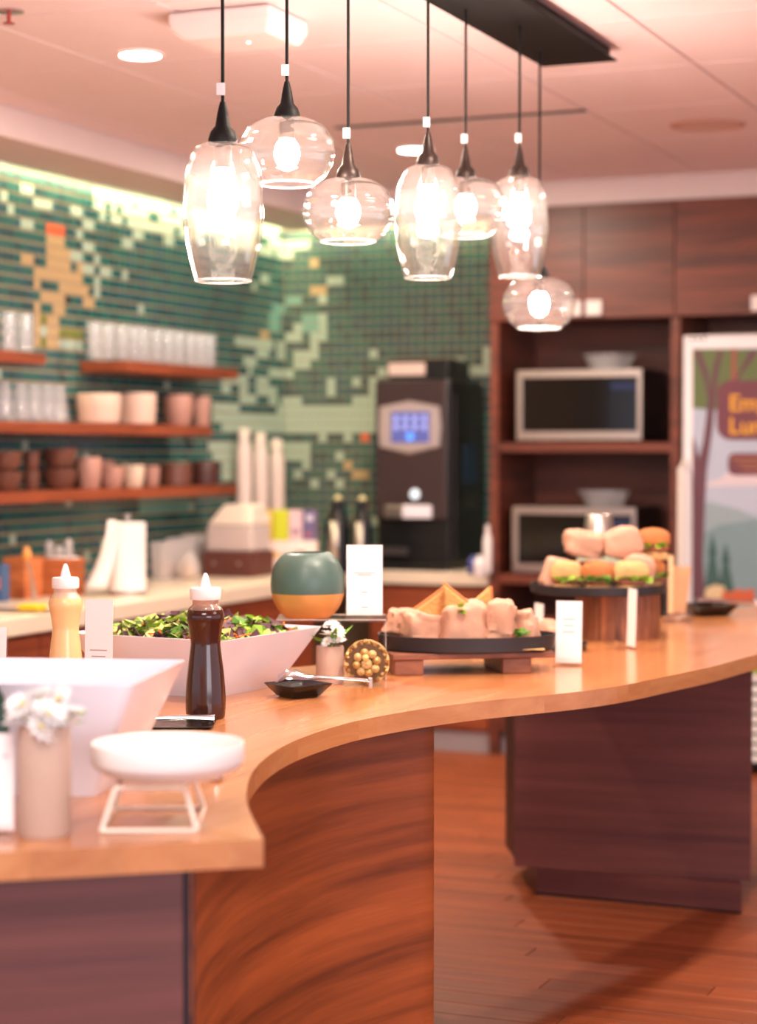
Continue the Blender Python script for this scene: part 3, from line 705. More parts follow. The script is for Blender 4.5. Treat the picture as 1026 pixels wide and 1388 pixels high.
b = MB(); x0, z0 = cpx(515, 610); x1, z1 = cpx(593, 548)
b.loft([[(x0 + (x1-x0)*u, -.018, z) for u, z in ((0, z0 + .02), (.5, z0 - .012), (1, z0 + .02), (1.03, (z0+z1)/2), (1, z1 - .015), (.5, z1 + .012), (0, z1 - .015), (-.02, (z0+z1)/2))], [(x0 + (x1-x0)*u, -.01, z) for u, z in ((-.02, z0 + .015), (.5, z0 - .02), (1.02, z0 + .015), (1.05, (z0+z1)/2), (1.02, z1 - .01), (.5, z1 + .02), (-.02, z1 - .01), (-.04, (z0+z1)/2))]])
fro = b.build('screen_frame', mat('screen_silver', (206, 192, 190), .3, metal=.6), t)
x0, z0 = cpx(530, 600); x1, z1 = cpx(582, 558)
so = MB().box(x0, x1, -.0215, -.0185, z0, z1).build('screen', mat('screen_blue', (70, 74, 128), .3, emit=(92, 100, 170), estr=.35), fro)
for r_ in range(2):
    for c_ in range(4):
        xx = x0 + (x1-x0)*(.14 + .24*c_); zz = z0 + (z1-z0)*(.78 - .27*r_)
        MB().box(xx - .011, xx + .011, -.0225, -.0216, zz - .014, zz + .014).build('screen_icon', mat('icon_pale', (150, 156, 214), .4, emit=(150, 156, 214), estr=.5), fro)
MB().lathe([(.02, 0), (.02, .001)], 20, cap0=True, cap1=True).build('screen_icon', mat('icon_blue', (70, 130, 240), .4, emit=(80, 140, 250), estr=.8), fro, loc=((x0+x1)/2, -.0225, z0 + .03)).rotation_euler = (math.pi/2, 0, 0)
x, z = cpx(562, 670)
MB().lathe([(.022, 0), (.026, .006), (.014, .01)], 20, cap0=True, cap1=True).build('button', mat('button_pale', (206, 220, 232), .3, emit=(206, 220, 232), estr=.5), t, loc=(x, -.012, z)).rotation_euler = (math.pi/2, 0, 0)
x0, z0 = cpx(520, 702); x1, z1 = cpx(585, 686)
MB().box(x0, x1, -.016, -.009, z0, z1).build('spout_plate', STEEL, t, bevel=.003)
x0, z0 = cpx(546, 702)
MB().box(x0, x1, -.03, -.0165, z0, z1 + .004).build('dispensing_head', mat('head_white', (232, 226, 236), .3), t, bevel=.004)
MB().box(cw + .0, cw + .004, .09, .11, .05, ch*.92).build('side_trim', mat('trim_grey', (60, 54, 58), .4), t)
hx0, hz0 = cpx(517, 512); hx1, hz1 = cpx(597, 482)
MB().box(hx0, hx1, .08, .4, ch, ch + (hz1 - hz0)).build('bean_hopper', BLACKP, t, bevel=.006)
MB().box(hx0, hx0 + (hx1-hx0)*.62, .074, .08, ch + .025, ch + .085).build('hopper_label', mat('hopper_pale', (226, 196, 184), .5), t)
MB().box(cw + .0005, cw + .003, .22, .42, ch*.45, ch*.66).build('side_sticker', mat('sticker_blue', (36, 66, 92), .5), t)
# small white bottles & cups beside coffee machine
for px, pyb, h_, r_, rgb, lab in ((645, 782, .10, .03, (238, 230, 230), 'small white cup stack beside the coffee machine'), (656, 778, .24, .022, (236, 224, 222), 'slim white bottle squeezed against the walnut cabinet'), (636, 779, .09, .026, (70, 80, 150), 'small blue pot in front of the coffee machine')):
    p = wpos(px, pyb)
    o = MB().lathe([(r_*.8, 0), (r_, h_*.1), (r_, h_*.7), (r_*.5, h_*.85), (r_*.45, h_), (.001, h_)], 20, cap0=True).build('small_bottle', mat('sb_%d_%d_%d' % rgb, rgb, .4), loc=p + UU*.05, smooth=True); tag(o, lab, 'bottle')

# ================================================================== CURVED ISLAND COUNTER
def fz(px, py, z=CT): q = onz(px, py, z); return (q.x, q.y)
front = [fz(*q) for q in ((357,1137),(341,1105),(334,1078),(342,1047),(370,1020),(412,999),(480,978),(560,963),(640,952),(720,944),(788,937),(849,928),(916,914),(967,903),(1026,887))]
fr_s = [(p.x, p.y) for p in spline([(x, y, 0) for x, y in front], 5)]
right = [(p.x, p.y) for p in spline([(front[-1][0], front[-1][1], 0), (1.27, 6.2, 0), (1.42, 6.6, 0), (1.60, 7.1, 0), (1.68, 7.45, 0), (1.6, 7.72, 0), (1.465, 7.74, 0)], 4)][1:]
back = [(p.x, p.y) for p in spline([(1.465, 7.74, 0), (1.164, 7.38, 0), (.72, 6.82, 0), (.42, 6.4, 0), (-.03, 5.72, 0), (-.43, 5.42, 0), (-1.0, 5.3, 0), (-1.5, 5.0, 0)], 4)][1:]
q0 = fz(0, 1155); dx = Vector((q0[0] - front[0][0], q0[1] - front[0][1], 0)).normalized()
left_end = (front[0][0] + dx.x*1.35, front[0][1] + dx.y*1.35)
outline = fr_s + right + back + [left_end]
ct = thing('island_counter', 'curving S-shaped butcher block counter top of light maple planks', 'counter', (0, 0, CT))
TH = .044
base_bm = bmesh.new()
vb = [base_bm.verts.new((x, y, -TH)) for x, y in outline]; vt = [base_bm.verts.new((x, y, 0)) for x, y in outline]
n = len(outline)
base_bm.faces.new(vt); base_bm.faces.new(list(reversed(vb)))
for i in range(n):
    j = (i + 1) % n; base_bm.faces.new((vb[i], vb[j], vt[j], vt[i]))
bmesh.ops.recalc_face_normals(base_bm, faces=base_bm.faces)
bmesh.ops.triangulate(base_bm, faces=[f for f in base_bm.faces if len(f.verts) > 4])
avals = [Vector((x, y, 0)).dot(VV) for x, y in outline]
a_ = min(avals) - .03; STW = .125
rs = random.Random(5)
while a_ < max(avals):
    wdt = STW * rs.uniform(.8, 1.2); c = base_bm.copy()
    for pos, no in ((a_ + .00003, -VV), (a_ + wdt - .00003, VV)):
        bmesh.ops.bisect_plane(c, geom=c.verts[:] + c.edges[:] + c.faces[:], plane_co=VV * pos, plane_no=no, clear_outer=True)
        be = [e for e in c.edges if e.is_boundary]
        if be: bmesh.ops.holes_fill(c, edges=be, sides=0)
    if len(c.faces) > 3:
        bmesh.ops.recalc_face_normals(c, faces=c.faces)
        todo = set(c.verts)
        while todo:
            st = [todo.pop()]; isl = set(st)
            while st:
                for e_ in st.pop().link_edges:
                    for v_ in e_.verts:
                        if v_ not in isl: isl.add(v_); st.append(v_)
            todo -= isl
            fcs = [f for f in c.faces if f.verts[0] in isl]
            if len(fcs) < 4: continue
            ix = {v: i for i, v in enumerate(isl)}
            me = bpy.data.meshes.new('plank'); me.from_pydata([v.co[:] for v in isl], [], [[ix[v] for v in f.verts] for f in fcs]); me.materials.append(MAPLE); link('plank', me, ct)
    c.free(); a_ += wdt
base_bm.free()

# left base: flat end panel, black reveal, curved panel
UB = CT - TH
bt = thing('island_cabinet', 'walnut counter base with a concave curved front under the maple top', 'counter base')
inner = []
fr_v = [Vector((x, y, 0)) for x, y in fr_s]
for i, p in enumerate(fr_v):
    d = (fr_v[min(i+1, len(fr_v)-1)] - fr_v[max(i-1, 0)]).normalized(); nrm = Vector((-d.y, d.x, 0))
    inner.append(p + nrm * .095)
curve = [p for p in inner if p.y > 3.22 and (CX + F*p.x/p.y) < 589]
curve = [Vector(curve[0] + Vector((.01, -.14, 0)))] + curve
e588 = curve[-1]
cx_ = (588.5 - CX)/F
if True:
    curve.append(Vector((cx_*(e588.y + .02), e588.y + .02, 0)))
cpts = [(p.x, p.y) for p in curve]
bk = [(p[0] - .0, p[1]) for p in cpts]
thick = []
for i, p in enumerate(curve):
    d = (curve[min(i+1, len(curve)-1)] - curve[max(i-1, 0)]).normalized(); thick.append(p + Vector((-d.y, d.x, 0))*.025)
MB().prism(cpts + [(p.x, p.y) for p in reversed(thick)], 0, UB - .001).build('curved_panel', WALNC, bt, smooth=True)
pf = Vector((cpts[0][0], cpts[0][1], 0))
rx = aty(248, 1300, pf.y).x
dxn = Vector((-dx.y, dx.x, 0)); dxn = dxn if dxn.y > 0 else -dxn
A = Vector((aty(248, 1300, pf.y - .012).x, pf.y - .012, 0)); Bp = A + dx*1.1
MB().prism([(A.x, A.y), (Bp.x, Bp.y), ((Bp + dxn*.02).x, (Bp + dxn*.02).y), ((A + dxn*.02).x, (A + dxn*.02).y)], 0, UB - .001).build('end_panel', WALNP, bt)
A2 = Vector((aty(263, 1300, pf.y).x, pf.y + .004, 0))
MB().prism([(A.x + .001, A.y + .006), (A2.x, A2.y), (A2.x - .01, A2.y + .05), (A.x - .01, A.y + .05)], 0, UB - .001).build('black_reveal', mat('reveal_black', (26, 24, 34), .5), bt)
core = [(p.x, p.y) for p in thick[1:]] + [(cpts[-1][0] - .05, cpts[-1][1] + .55), (-.6, 5.2), (-1.3, 4.85), ((Bp + dxn*.03).x, (Bp + dxn*.03).y), ((A + dxn*.06).x - .03, (A + dxn*.06).y)]
MB().prism(core, .0, UB - .002).build('carcass', WALN, bt)
# right block
ql = onz(697, 1174, .1); qr = onz(1017, 1195, .1)
rbk = thing('pedestal_cabinet', 'dark walnut pedestal block with recessed plinth under the far end of the counter', 'counter base')
e = (qr - ql); e.z = 0; e.normalize(); nb = Vector((-e.y, e.x, 0))
def q2(p): return (p.x, p.y)
MB().prism([q2(ql), q2(qr), q2(qr + nb*.022), q2(ql + nb*.022)], .1, UB - .001).build('front_panel', WALNP, rbk)
lb_ = onz(685, 1147, .1)
MB().prism([q2(ql + e*.01 + nb*.023), q2(qr - e*.01 + nb*.023), q2(qr + nb*.62 - e*.12), q2(ql + nb*.62 + e*.01)], .1, UB - .002).build('carcass', WALN, rbk)
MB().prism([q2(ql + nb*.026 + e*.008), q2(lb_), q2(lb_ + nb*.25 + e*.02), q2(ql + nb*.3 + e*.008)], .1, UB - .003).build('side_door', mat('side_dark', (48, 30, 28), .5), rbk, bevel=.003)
tl_, tr_ = onz(727, 1212, 0), onz(1005, 1239, 0)
MB().prism([q2(tl_), q2(tr_), q2(tr_ + nb*.5 - e*.12), q2(tl_ + nb*.5)], .006, .099).build('plinth', WALNP, rbk)
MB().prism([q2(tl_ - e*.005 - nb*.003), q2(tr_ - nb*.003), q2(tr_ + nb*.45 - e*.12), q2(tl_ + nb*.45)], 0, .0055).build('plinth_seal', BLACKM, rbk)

# ================================================================== PENDANT LAMPS
cz = ZC - .045
c0 = onz(735, 91, cz); far = Vector((c0.x, c0.y, 0))
t = thing('lamp_canopy', 'long black metal ceiling canopy carrying seven glass pendant lamps', 'lamp canopy', (c0.x, c0.y, cz), ANG)
MB().box(0, .255, -2.9, 0, 0, .006).build('base_plate', BLACKM, t, bevel=.002, seg=1)
MB().box(.012, .235, -2.88, -.012, .006, .044).build('housing', BLACKM, t, bevel=.003, seg=1)
tagw = mat('tag_white', (240, 232, 232), .6)
DARKBR = mat('aged_bronze', (52, 38, 34), .4, metal=.5)
def ripple(prof, n, amp, fr_):
    out = []; P = [Vector((r, z, 0)) for r, z in prof]; sp = spline(P, n)
    for i, p in enumerate(sp):
        u = i/(len(sp)-1); out.append((max(.001, p.x + amp*math.sin(u*fr_)*math.sin(math.pi*u)), p.y))
    return out
def pendant(px, Y, py_top, py_bot, wpx, kind, label, metal, tilt=0):
    top = aty(px, py_top, Y); bot = aty(px, py_bot, Y); h = top.z - bot.z; r = wpx/2 * Y/F
    t = thing('pendant_lamp', label, 'pendant lamp', (top.x, top.y, bot.z), 0, 'pendant lamps on the black canopy')
    if kind == 'tall':
        prof = [(.028, h), (r*.50, h*.985), (r*.74, h*.93), (r*.93, h*.77), (r, h*.52), (r*.97, h*.36), (r*.86, h*.17), (r*.70, 0)]
        pr_ = ripple(prof, 7, .0011, 34)
    else:
        prof = [(.028, h), (r*.45, h*.985), (r*.76, h*.88), (r*.95, h*.68), (r, h*.48), (r*.95, h*.3), (r*.80, h*.12), (r*.60, 0)]
        pr_ = ripple(prof, 7, .0012, 46)
    g = MB().lathe(pr_, 48)
    inn = [(max(.001, a - .006), b) for a, b in reversed(pr_)]
    sh = g.lathe(inn, 48).build('glass_shade', GLASS, t, smooth=True)
    MB().lathe([(pr_[-1][0] - .006, .002), (pr_[-1][0] - .004, -.0025), (pr_[-1][0] + .001, -.001), (pr_[-1][0] + .001, .003)], 48).build('rim', clear('rim_glass', (1, 1, 1), .3, .1, .7) if 'rim_glass' not in bpy.data.materials else bpy.data.materials['rim_glass'], sh, smooth=True)
    MB().lathe([(.030, h - .004), (.031, h + .006), (.026, h + .022), (.016, h + .034), (.012, h + .06), (.006, h + .085)], 24, cap0=True, cap1=True).build('socket_cap', metal, t, smooth=True)
    MB().lathe([(.018, h - .055), (.018, h - .004)], 16, cap0=True, cap1=True).build('socket', mat('socket_dark', (70, 50, 44), .4), t, smooth=True)
    MB().tube([(0, 0, h + .08), (0, 0, cz - bot.z - .0005)], .0038, 8).build('cord', BLACKM, t)
    MB().box(-.013, .005, -.006, -.004, h + .098, h + .124).build('cord_tag', tagw, t, bevel=.0008, seg=1)
    if kind == 'tall': bp = [(.013, h - .055), (.018, h - .07), (.03, h - .095), (.034, h - .118), (.03, h - .138), (.018, h - .152), (.002, h - .157)]
    else:
        e_ = min(.11, h*.72); bp = [(.012, h - .04), (.018, h - .05), (.028, h - .065), (.031, h - .6*e_ - .02), (.025, h - e_*.95), (.010, h - e_ - .012), (.001, h - e_ - .014)]
    MB().lathe(bp, 20, cap0=True).build('bulb', BULB, t, smooth=True)
pendant(302, 4.22, 193, 381, 110, 'tall', 'tall barrel-shaped clear glass pendant hanging at the open end of the canopy', BLACKM)
pendant(389, 4.70, 160, 250, 130, 'flat', 'highest-hung flattened globe pendant of clear glass', BLACKM)
pendant(472, 4.95, 242, 328, 124, 'flat', 'flattened globe pendant of clear glass between two barrel-shaped ones', DARKBR)
pendant(580, 5.30, 223, 377, 91, 'tall', 'barrel-shaped clear glass pendant overlapping a flattened globe, middle of the row', DARKBR)
pendant(631, 5.74, 241, 320, 110, 'flat', 'flattened globe pendant of clear glass beside the middle barrel pendant', DARKBR)
pendant(704, 5.97, 238, 375, 80, 'tall', 'smallest-looking barrel-shaped clear glass pendant over the sandwich tower', DARKBR)
pendant(731, 6.36, 376, 445, 100, 'flat', 'lowest-hung flattened globe pendant of clear glass', BLACKM)

# ================================================================== CEILING FITTINGS
def on_ceiling(px, py): q = onz(px, py, ZC); return Vector((q.x, q.y, ZC))
def downlight(px, py, wpx, label):
    p = on_ceiling(px, py); r = wpx/2*p.y/F
    t = thing('downlight', label, 'ceiling light', p, ANG, 'round recessed downlights')
    MB().lathe([(r*1.12, -.001), (r*1.12, -.006), (r*.98, -.008), (r*.98, -.002)], 32).build('trim_ring', FASCIA, t, smooth=True)
    MB().lathe([(r*.98, -.0045), (.001, -.0045)], 32).build('lens', DOWN, t)
    l = bpy.data.lights.new('downlight_lamp', 'AREA'); l.shape = 'DISK'; l.size = r*1.9; l.energy = 26; l.color = (1, .84, .68)
    lo = bpy.data.objects.new('downlight_lamp', l); C0.objects.link(lo); lo.location = (p.x, p.y, p.z - .012)
downlight(190, 73, 56, 'round recessed downlight between the soffit and the white ceiling box')
downlight(563, 202, 46, 'round recessed downlight near the dark ceiling slot')
downlight(1290, 90, 50, 'added unseen downlight beyond the ceiling speaker')  # out of view, added for more overhead light
downlight(900, -180, 70, 'added unseen downlight over the open floor before the counter')  # also out of view, added to light floor and counter from above
p = on_ceiling(960, 168); t = thing('ceiling_speaker', 'round pinkish ceiling speaker grille set flush in a panel', 'speaker', p, ANG)
r = 50*p.y/F
MB().lathe([(r, -.001), (r, -.008), (r*.88, -.009), (r*.86, -.003)], 40).build('ring', mat('speaker_ring', (206, 160, 146), .7), t, smooth=True)
MB().lathe([(r*.87, -.004), (.001, -.005)], 40).build('grille', mat('speaker_grille', (224, 190, 178), .8), t)
A = on_ceiling(470, 178); Bq = on_ceiling(797, 151)
la0, lb0, _ = loc_ab(A); la1, lb1, _ = loc_ab(Bq); lbm = (lb0 + lb1)/2
t = room_thing('slot_diffuser', 'long dark linear air slot with white edge running across the ceiling', 'air vent')
MB().box(la0, la1, lb1 - .055, lb1 - .012, ZC - .003, ZC - .0005).build('slot', mat('slot_dark', (70, 50, 50), .8), t)
MB().box(la0 - .01, la1 + .01, lb1 - .011, lb1 + .03, ZC - .004, ZC - .0005).build('edge', FRW, t)
p = on_ceiling(335, 22)
t = thing('projector_box', 'white boxy device mounted on the ceiling behind the pendant cords', 'ceiling device', p, ANG)
kk = p.y/F
b = MB(); b.loft([[(-.15, -.13, -.085), (.13, -.13, -.085), (.13, .10, -.085), (-.15, .10, -.085)], [(-.19, -.15, -.045), (.15, -.15, -.045), (.15, .12, -.045), (-.19, .12, -.045)], [(-.19, -.15, -.004), (.15, -.15, -.004), (.15, .12, -.004), (-.19, .12, -.004)]])
b.build('housing', mat('device_white', (240, 226, 224), .5), t, bevel=.01)
MB().lathe([(.006, 0), (.006, .002)], 12, cap0=True, cap1=True).build('status_light', mat('led_white', (255, 250, 240), .4, emit=(255, 250, 240), estr=2), t, loc=(.02, -.03, -.087))
MB().box(-.1, .1, -.1, .08, -.004, 0).build('mount', FRW, t)
p = on_ceiling(12, 14); t = thing('sprinkler', 'small red sprinkler head on the ceiling near the downlight', 'sprinkler', p, ANG)
MB().lathe([(.045, -.001), (.045, -.006), (.02, -.01)], 24, cap1=True).build('escutcheon', CHROME, t, smooth=True)
MB().lathe([(.007, -.01), (.006, -.035), (.018, -.037), (.018, -.04)], 12, cap1=True).build('head', mat('sprinkler_red', (170, 60, 50), .4), t, smooth=True)

# ================================================================== THINGS ON THE COUNTER
def cp(px, py, z=CT): return onz(px, py, z)
# --- square bowls
def sq_ring(hw, z, rc, wave=0, n=6):
    out = []
    for sx, sy, s in ((1, 1, 0), (-1, 1, 90), (-1, -1, 180), (1, -1, 270)):
        for k in range(n + 1):
            a = math.radians(s + 90*k/n); x = sx*(hw - rc) + rc*math.cos(a); y = sy*(hw - rc) + rc*math.sin(a)
            out.append((x, y, z + wave*(abs(x*y)/(hw*hw))))
    return out
def square_bowl(label, c, rz, top, bot, h, name='square_bowl', wave=.0):
    t = thing(name, label, 'bowl', (c[0], c[1], CT), rz)
    b = MB(); rs_ = []
    for u in (0, .06, .35, .7, 1): rs_.append(sq_ring(bot + (top - bot)*u, h*u, .012 + .006*u, wave*u))
    rs_.append(sq_ring(top - .009, h, .014, wave))
    for u in (.7, .35, .1): rs_.append(sq_ring(bot + (top - bot)*u - .01, h*u + .004, .014, wave*u))
    b.loft(rs_).build('shell', PORC, t, smooth=True)
    return t
rzA = math.atan2(.41, .227)
square_bowl('large white square flared bowl filled with green salad', (-.46, 5.03), rzA, .235, .15, .15)
square_bowl('large white square flared bowl next to the vase and the round dish', (-.60, 3.585), math.radians(83), .212, .125, .205)
# --- salad
sal = MB(); rs = random.Random(11)
for i in range(1500):
    u, v = rs.uniform(-1, 1), rs.uniform(-1, 1); hw = .182
    M_ = Matrix.Rotation(rzA, 3, 'Z'); p = M_ @ Vector((u*hw, v*hw, 0)); hgt = .135 + .03*(1 - max(abs(u), abs(v))**2) + rs.uniform(-.012, .012)
    c = Vector((p.x, p.y, hgt)); sz = rs.uniform(.012, .030)
    q = noise.noise(Vector((p.x*9, p.y*9, 3)))
    k = rs.random()
    if q > .22 and k < .6: sal.cur = 4
    elif k < .34: sal.cur = 0
    elif k < .42: sal.cur = 1
    elif k < .72: sal.cur = 2
    elif k < .95: sal.cur = 3
    else: sal.cur = 4
    R_ = Matrix.Rotation(rs.uniform(0, 6.28), 3, 'Z') @ Matrix.Rotation(rs.uniform(-1.2, 1.2), 3, 'X') @ Matrix.Rotation(rs.uniform(-.6, .6), 3, 'Y')
    if sal.cur == 4:
        vs = [R_ @ Vector(x) for x in ((-sz*1.1, -.0018, 0), (sz*1.1, -.0018, .004), (sz*1.1, .0018, .004), (-sz*1.1, .0018, 0), (-sz*1.1, 0, .004), (sz*1.1, 0, .008))]
        sal.add([c + x for x in vs], [(0,1,2,3), (0,1,5,4), (3,2,5,4)])
    else:
        m = 8; vs = [Vector((0, 0, sz*.2))]
        for j in range(m):
            a = 2*math.pi*j/m; rr_ = sz*rs.uniform(.65, 1.15); vs.append(Vector((rr_*math.cos(a)*1.25, rr_*math.sin(a), sz*rs.uniform(-.35, .45))))
        sal.add([c + R_ @ x for x in vs], [(0, 1 + j, 1 + (j+1) % m) for j in range(m)])
o = sal.build('mixed_salad', [LETT, LETD, LETY, LETP, CARR], loc=(-.46, 5.03, CT)); tag(o, 'mixed green salad with purple leaves and carrot shreds in the white bowl', 'salad', kind='stuff')
o = MB().loft([sq_ring(.135, .02, .02), sq_ring(.195, .118, .02)]).build('salad_bed', LETD, o); o.rotation_euler = (0, 0, rzA); tag(o, kind='stuff')
# --- dressing bottles
def dressing(px, Y, label, mliq, wpx, tint, k0=1.0):
    x = (px - CX)/F*Y
    t = thing('dressing_bottle', label, 'bottle', (x, Y, CT), .3, 'dressing bottles')
    H = .327
    r = wpx/2*Y/F*1.05
    prof = [(r*.95, 0), (r*1.02, .008), (r*1.04, .04), (r*.98, .09), (r*.80, .155), (r*.78, .175), (r*.88, .205), (r*.97, .222), (r*.97, .235), (r*.84, .248), (r*.66, .256), (r*.66, .262)]
    sp = [(q.x, q.y) for q in spline([(a, b, 0) for a, b in prof], 4)]
    MB().lathe(sp[:int(len(sp)*.83)] , 36, cap0=True, cap1=True).build('dressing', mliq, t, smooth=True)
    up = sp[int(len(sp)*.83) - 2:]
    MB().lathe([(a + .0008, b) for a, b in up] + [(r*.66, .282)], 36).build('neck', tint, t, smooth=True)
    MB().lathe([(r*.78, .268), (r*.80, .272), (r*.80, .290), (r*.74, .294), (r*.2, .296)], 30, cap0=True).build('cap', mat('cap_clear_white', (240, 228, 224), .4), t, smooth=True)
    MB().lathe([(.0125, .2955), (.0115, .302), (.0095, .310), (.006, .322), (.003, H), (.001, H)], 20, cap0=True).build('nozzle', mat('nozzle_white', (250, 248, 250), .35), t, smooth=True)
BROWNL = mat('brown_dressing', (62, 26, 16), .12, var=.15, vscale=20, spec=.6); CREAML = mat('cream_dressing', (240, 196, 140), .2, var=.06, vscale=60, spec=.6)
NECKB = clear('neck_glass', (.86, .62, .5), .35, .06, .5, .06); NECKC = clear('neck_glass_pale', (.98, .94, .9), .4, .06, .5, .06)
dressing(278, 4.47, 'wavy bottle of dark brown dressing with white nozzle by the salad bowl', BROWNL, 50, NECKB)
dressing(88, 4.84, 'wavy bottle of creamy pale dressing beside a small menu card', CREAML, 44, NECKC)
# --- sign cards in acrylic holders
def card_sign(label, base, rz, wd, h, tilt=0.12, lines=(), z=CT, paper=PAPER, foot=.06):
    t = thing('menu_card', label, 'sign', (base.x, base.y, z), rz, 'menu cards in clear holders')
    s_ = math.sin(tilt); c_ = math.cos(tilt); M_ = Matrix.Rotation(-tilt, 3, 'X')
    up = MB().cbox((0, s_*h/2 + .004, c_*h/2 + .003), (wd + .006, .0025, h), M_); up.cbox((0, -foot/2 + .006, .0015), (wd + .006, foot, .003))
    up.cbox((0, -foot*.5, .012), (wd + .006, .002, .028), Matrix.Rotation(.5, 3, 'X'))
    up.build('holder', ACRYL, t)
    off = M_ @ Vector((0, -.0023, 0))
    pc = MB().cbox(Vector((0, s_*h/2 + .004, c_*h/2 + .005)) + off, (wd, .0012, h - .004), M_).build('card', paper, t)
    for (u, v, l) in lines:
        o2 = M_ @ Vector((u*wd, -.0033, (v - .5)*h))
        MB().cbox(Vector((0, s_*h/2 + .004, c_*h/2 + .005)) + o2, (l*wd, .0006, .0028), M_).build('printed_line', INK, pc)
    return t
def sc(px, Y): return Vector(((px - CX)/F*Y, Y, 0))
L5 = ((0, .55, .5), (.0, .50, .42), (0, .45, .34), (.02, .36, .45), (0, .28, .3))
bY = 4.98
card_sign('white menu card standing between the creamy dressing and the salad bowl', sc(131, 4.72), -.25, 40*4.72/F, .245, .05, ((0, .5, .62), (0, .44, .5), (0, .38, .55), (.05, .26, .4)))
card_sign('white menu card standing behind the white bowl near the counter end', sc(-14, 4.6), -.1, 38*4.6/F, .19, .1, L5)
# --- acrylic riser, pot, card on it
ry0 = cp(523, 925).y; rz_ = .06
RX0 = sc(372, 5.25).x; RX1 = 10/F*5.2
ry1 = 5.26; zr_ = aty(440, 836, 5.30).z
t = thing('acrylic_riser', 'clear acrylic display riser under the green pot and menu card', 'display riser', (0, 0, CT))
y0, y1, tz = 5.2, 5.37, zr_ - CT
RXL = (378 - CX)/F*y1
MB().box(RXL, RX1, y0, y1, tz - .006, tz).build('top', ACRYL, t, bevel=.001, seg=1)
MB().box(RX1 - .006, RX1, y0, y1, 0, tz - .006).build('leg', ACRYL, t, bevel=.001, seg=1)
MB().box(RXL, RXL + .006, y0, y1, 0, tz - .006).build('leg', ACRYL, t, bevel=.001, seg=1)
EDGE = clear('acrylic_edge', (1, .94, .9), .55, .1, .5)
MB().tube([(RXL, y0, tz), (RX1, y0, tz), (RX1, y0, .002)], .0014, 6).build('polished_edge', EDGE, t)
MB().tube([(RXL, y1, tz), (RX1, y1, tz)], .0014, 6).build('polished_edge', EDGE, t)
pY = 5.285; pz = CT + tz; kk = pY/F; R = 50.5*kk
t = thing('planter_bowl', 'round pot, matte grey green above and gold below, on the clear riser', 'pot', ((417 - CX)/F*pY, pY, pz + .0008))
hb = 88*kk
def potr(u):
    return R*math.sqrt(max(0, 1 - ((u - .5)/.57)**2))**.72
pts_ = [(max(.02, potr(u)), hb*u) for u in [i/24 for i in range(25)]]
pts_[-1] = (pts_[-1][0], hb)
GREENP = mat('pot_green', (72, 94, 86), .38, var=.1, vscale=10); GOLDPOT = mat('pot_gold', (214, 146, 80), .4, metal=.25, var=.1)
cut = 9
MB().lathe(pts_[:cut+1], 48, cap0=True).build('gold_base', GOLDPOT, t, smooth=True)
MB().lathe(pts_[cut:] + [(pts_[-1][0] - .008, hb), (pts_[-1][0] - .006, hb*.8), (.001, hb*.5)], 48).build('green_wall', GREENP, t, smooth=True)
card_sign('white menu card with gold edge on the clear riser beside the green pot', Vector(((494 - CX)/F*5.255, 5.255, 0)), 0.0, 49*5.22/F, 98*5.22/F, .05, ((0, .60, .6), (0, .57, .4), (0, .33, .18), (0, .12, .2)), z=pz + .0008, foot=.05)
# --- concrete pot with white flowers
STONEP = mat('stone_vase', (196, 166, 148), .8, var=.06, vscale=30, bump=.1, bscale=120)
def daisy(b, c, r, rnd, mats=(0, 1)):
    c = Vector(c); n = 12
    R_ = Matrix.Rotation(rnd.uniform(-.8, .8), 3, 'X') @ Matrix.Rotation(rnd.uniform(-.7, .7), 3, 'Y')
    b.cur = mats[0]
    for lay in range(2):
        for j in range(n):
            a = 2*math.pi*(j + .5*lay)/n; d = Vector((math.cos(a), math.sin(a), .25 + .45*lay)); s_ = Vector((-math.sin(a), math.cos(a), 0))*r*.19; L_ = r*(1 - .25*lay)
            b.add([c + R_ @ x for x in (s_*.3, d*L_*.6 + s_, d*L_ + Vector((0,0,-.1*r)), d*L_*.6 - s_, -s_*.3)], [(0,1,2,3,4)])
    b.cur = mats[1]; b.lathe([(r*.2, r*.05), (r*.14, r*.2), (.0005, r*.24)], 8, c)
PETAL = mat('white_petal', (250, 246, 244), .6); CENTR = mat('flower_yellow', (222, 196, 90), .7); LEAFG = mat('leaf_green', (98, 148, 40), .55, var=.2)
def vase(label, px, Y, wpx, h, flowers, name='flower_vase', wave=0, mp=STONEP, leaves=6, fr_=.022):
    x = (px - CX)/F*Y; r = wpx/2*Y/F; t = thing(name, label, 'vase', (x, Y, CT))
    MB().lathe([(r*.93, 0), (r, .006), (r, h - .006), (r*.96, h), (r*.84, h), (r*.82, h*.3), (.001, h*.3)], 36, cap0=True).build('pot', mp, t, smooth=True)
    rnd = random.Random(int(px)); b = MB()
    for (dx_, dy_, dz_, s_) in flowers: daisy(b, (dx_, dy_, h + dz_), s_, rnd)
    b.build('flowers', [PETAL, CENTR], t)
    b = MB()
    for (dx_, dy_, dz_, s_) in flowers: b.tube([(0, 0, h*.35), (dx_*.5, dy_*.5, h), (dx_, dy_, h + dz_)], .0016, 5)
    b.build('stems', LEAFG, t)
    for k in range(leaves):
        a = rnd.uniform(0, 6.28); l = rnd.uniform(.8, 1.2)*fr_; d = Vector((math.cos(a), math.sin(a), rnd.uniform(-.1, .8))); s_ = Vector((-math.sin(a), math.cos(a), .2))*l*.4; c = Vector((math.cos(a)*r*.6, math.sin(a)*r*.6, h + rnd.uniform(0, .02)))
        MB().add([c, c + d*l + s_, c + d*l*2.2, c + d*l - s_, c + d*l + Vector((0,0,.004))], [(0,1,4),(1,2,4),(2,3,4),(3,0,4)]).build('leaf', LEAFG, t)
vY = 5.135
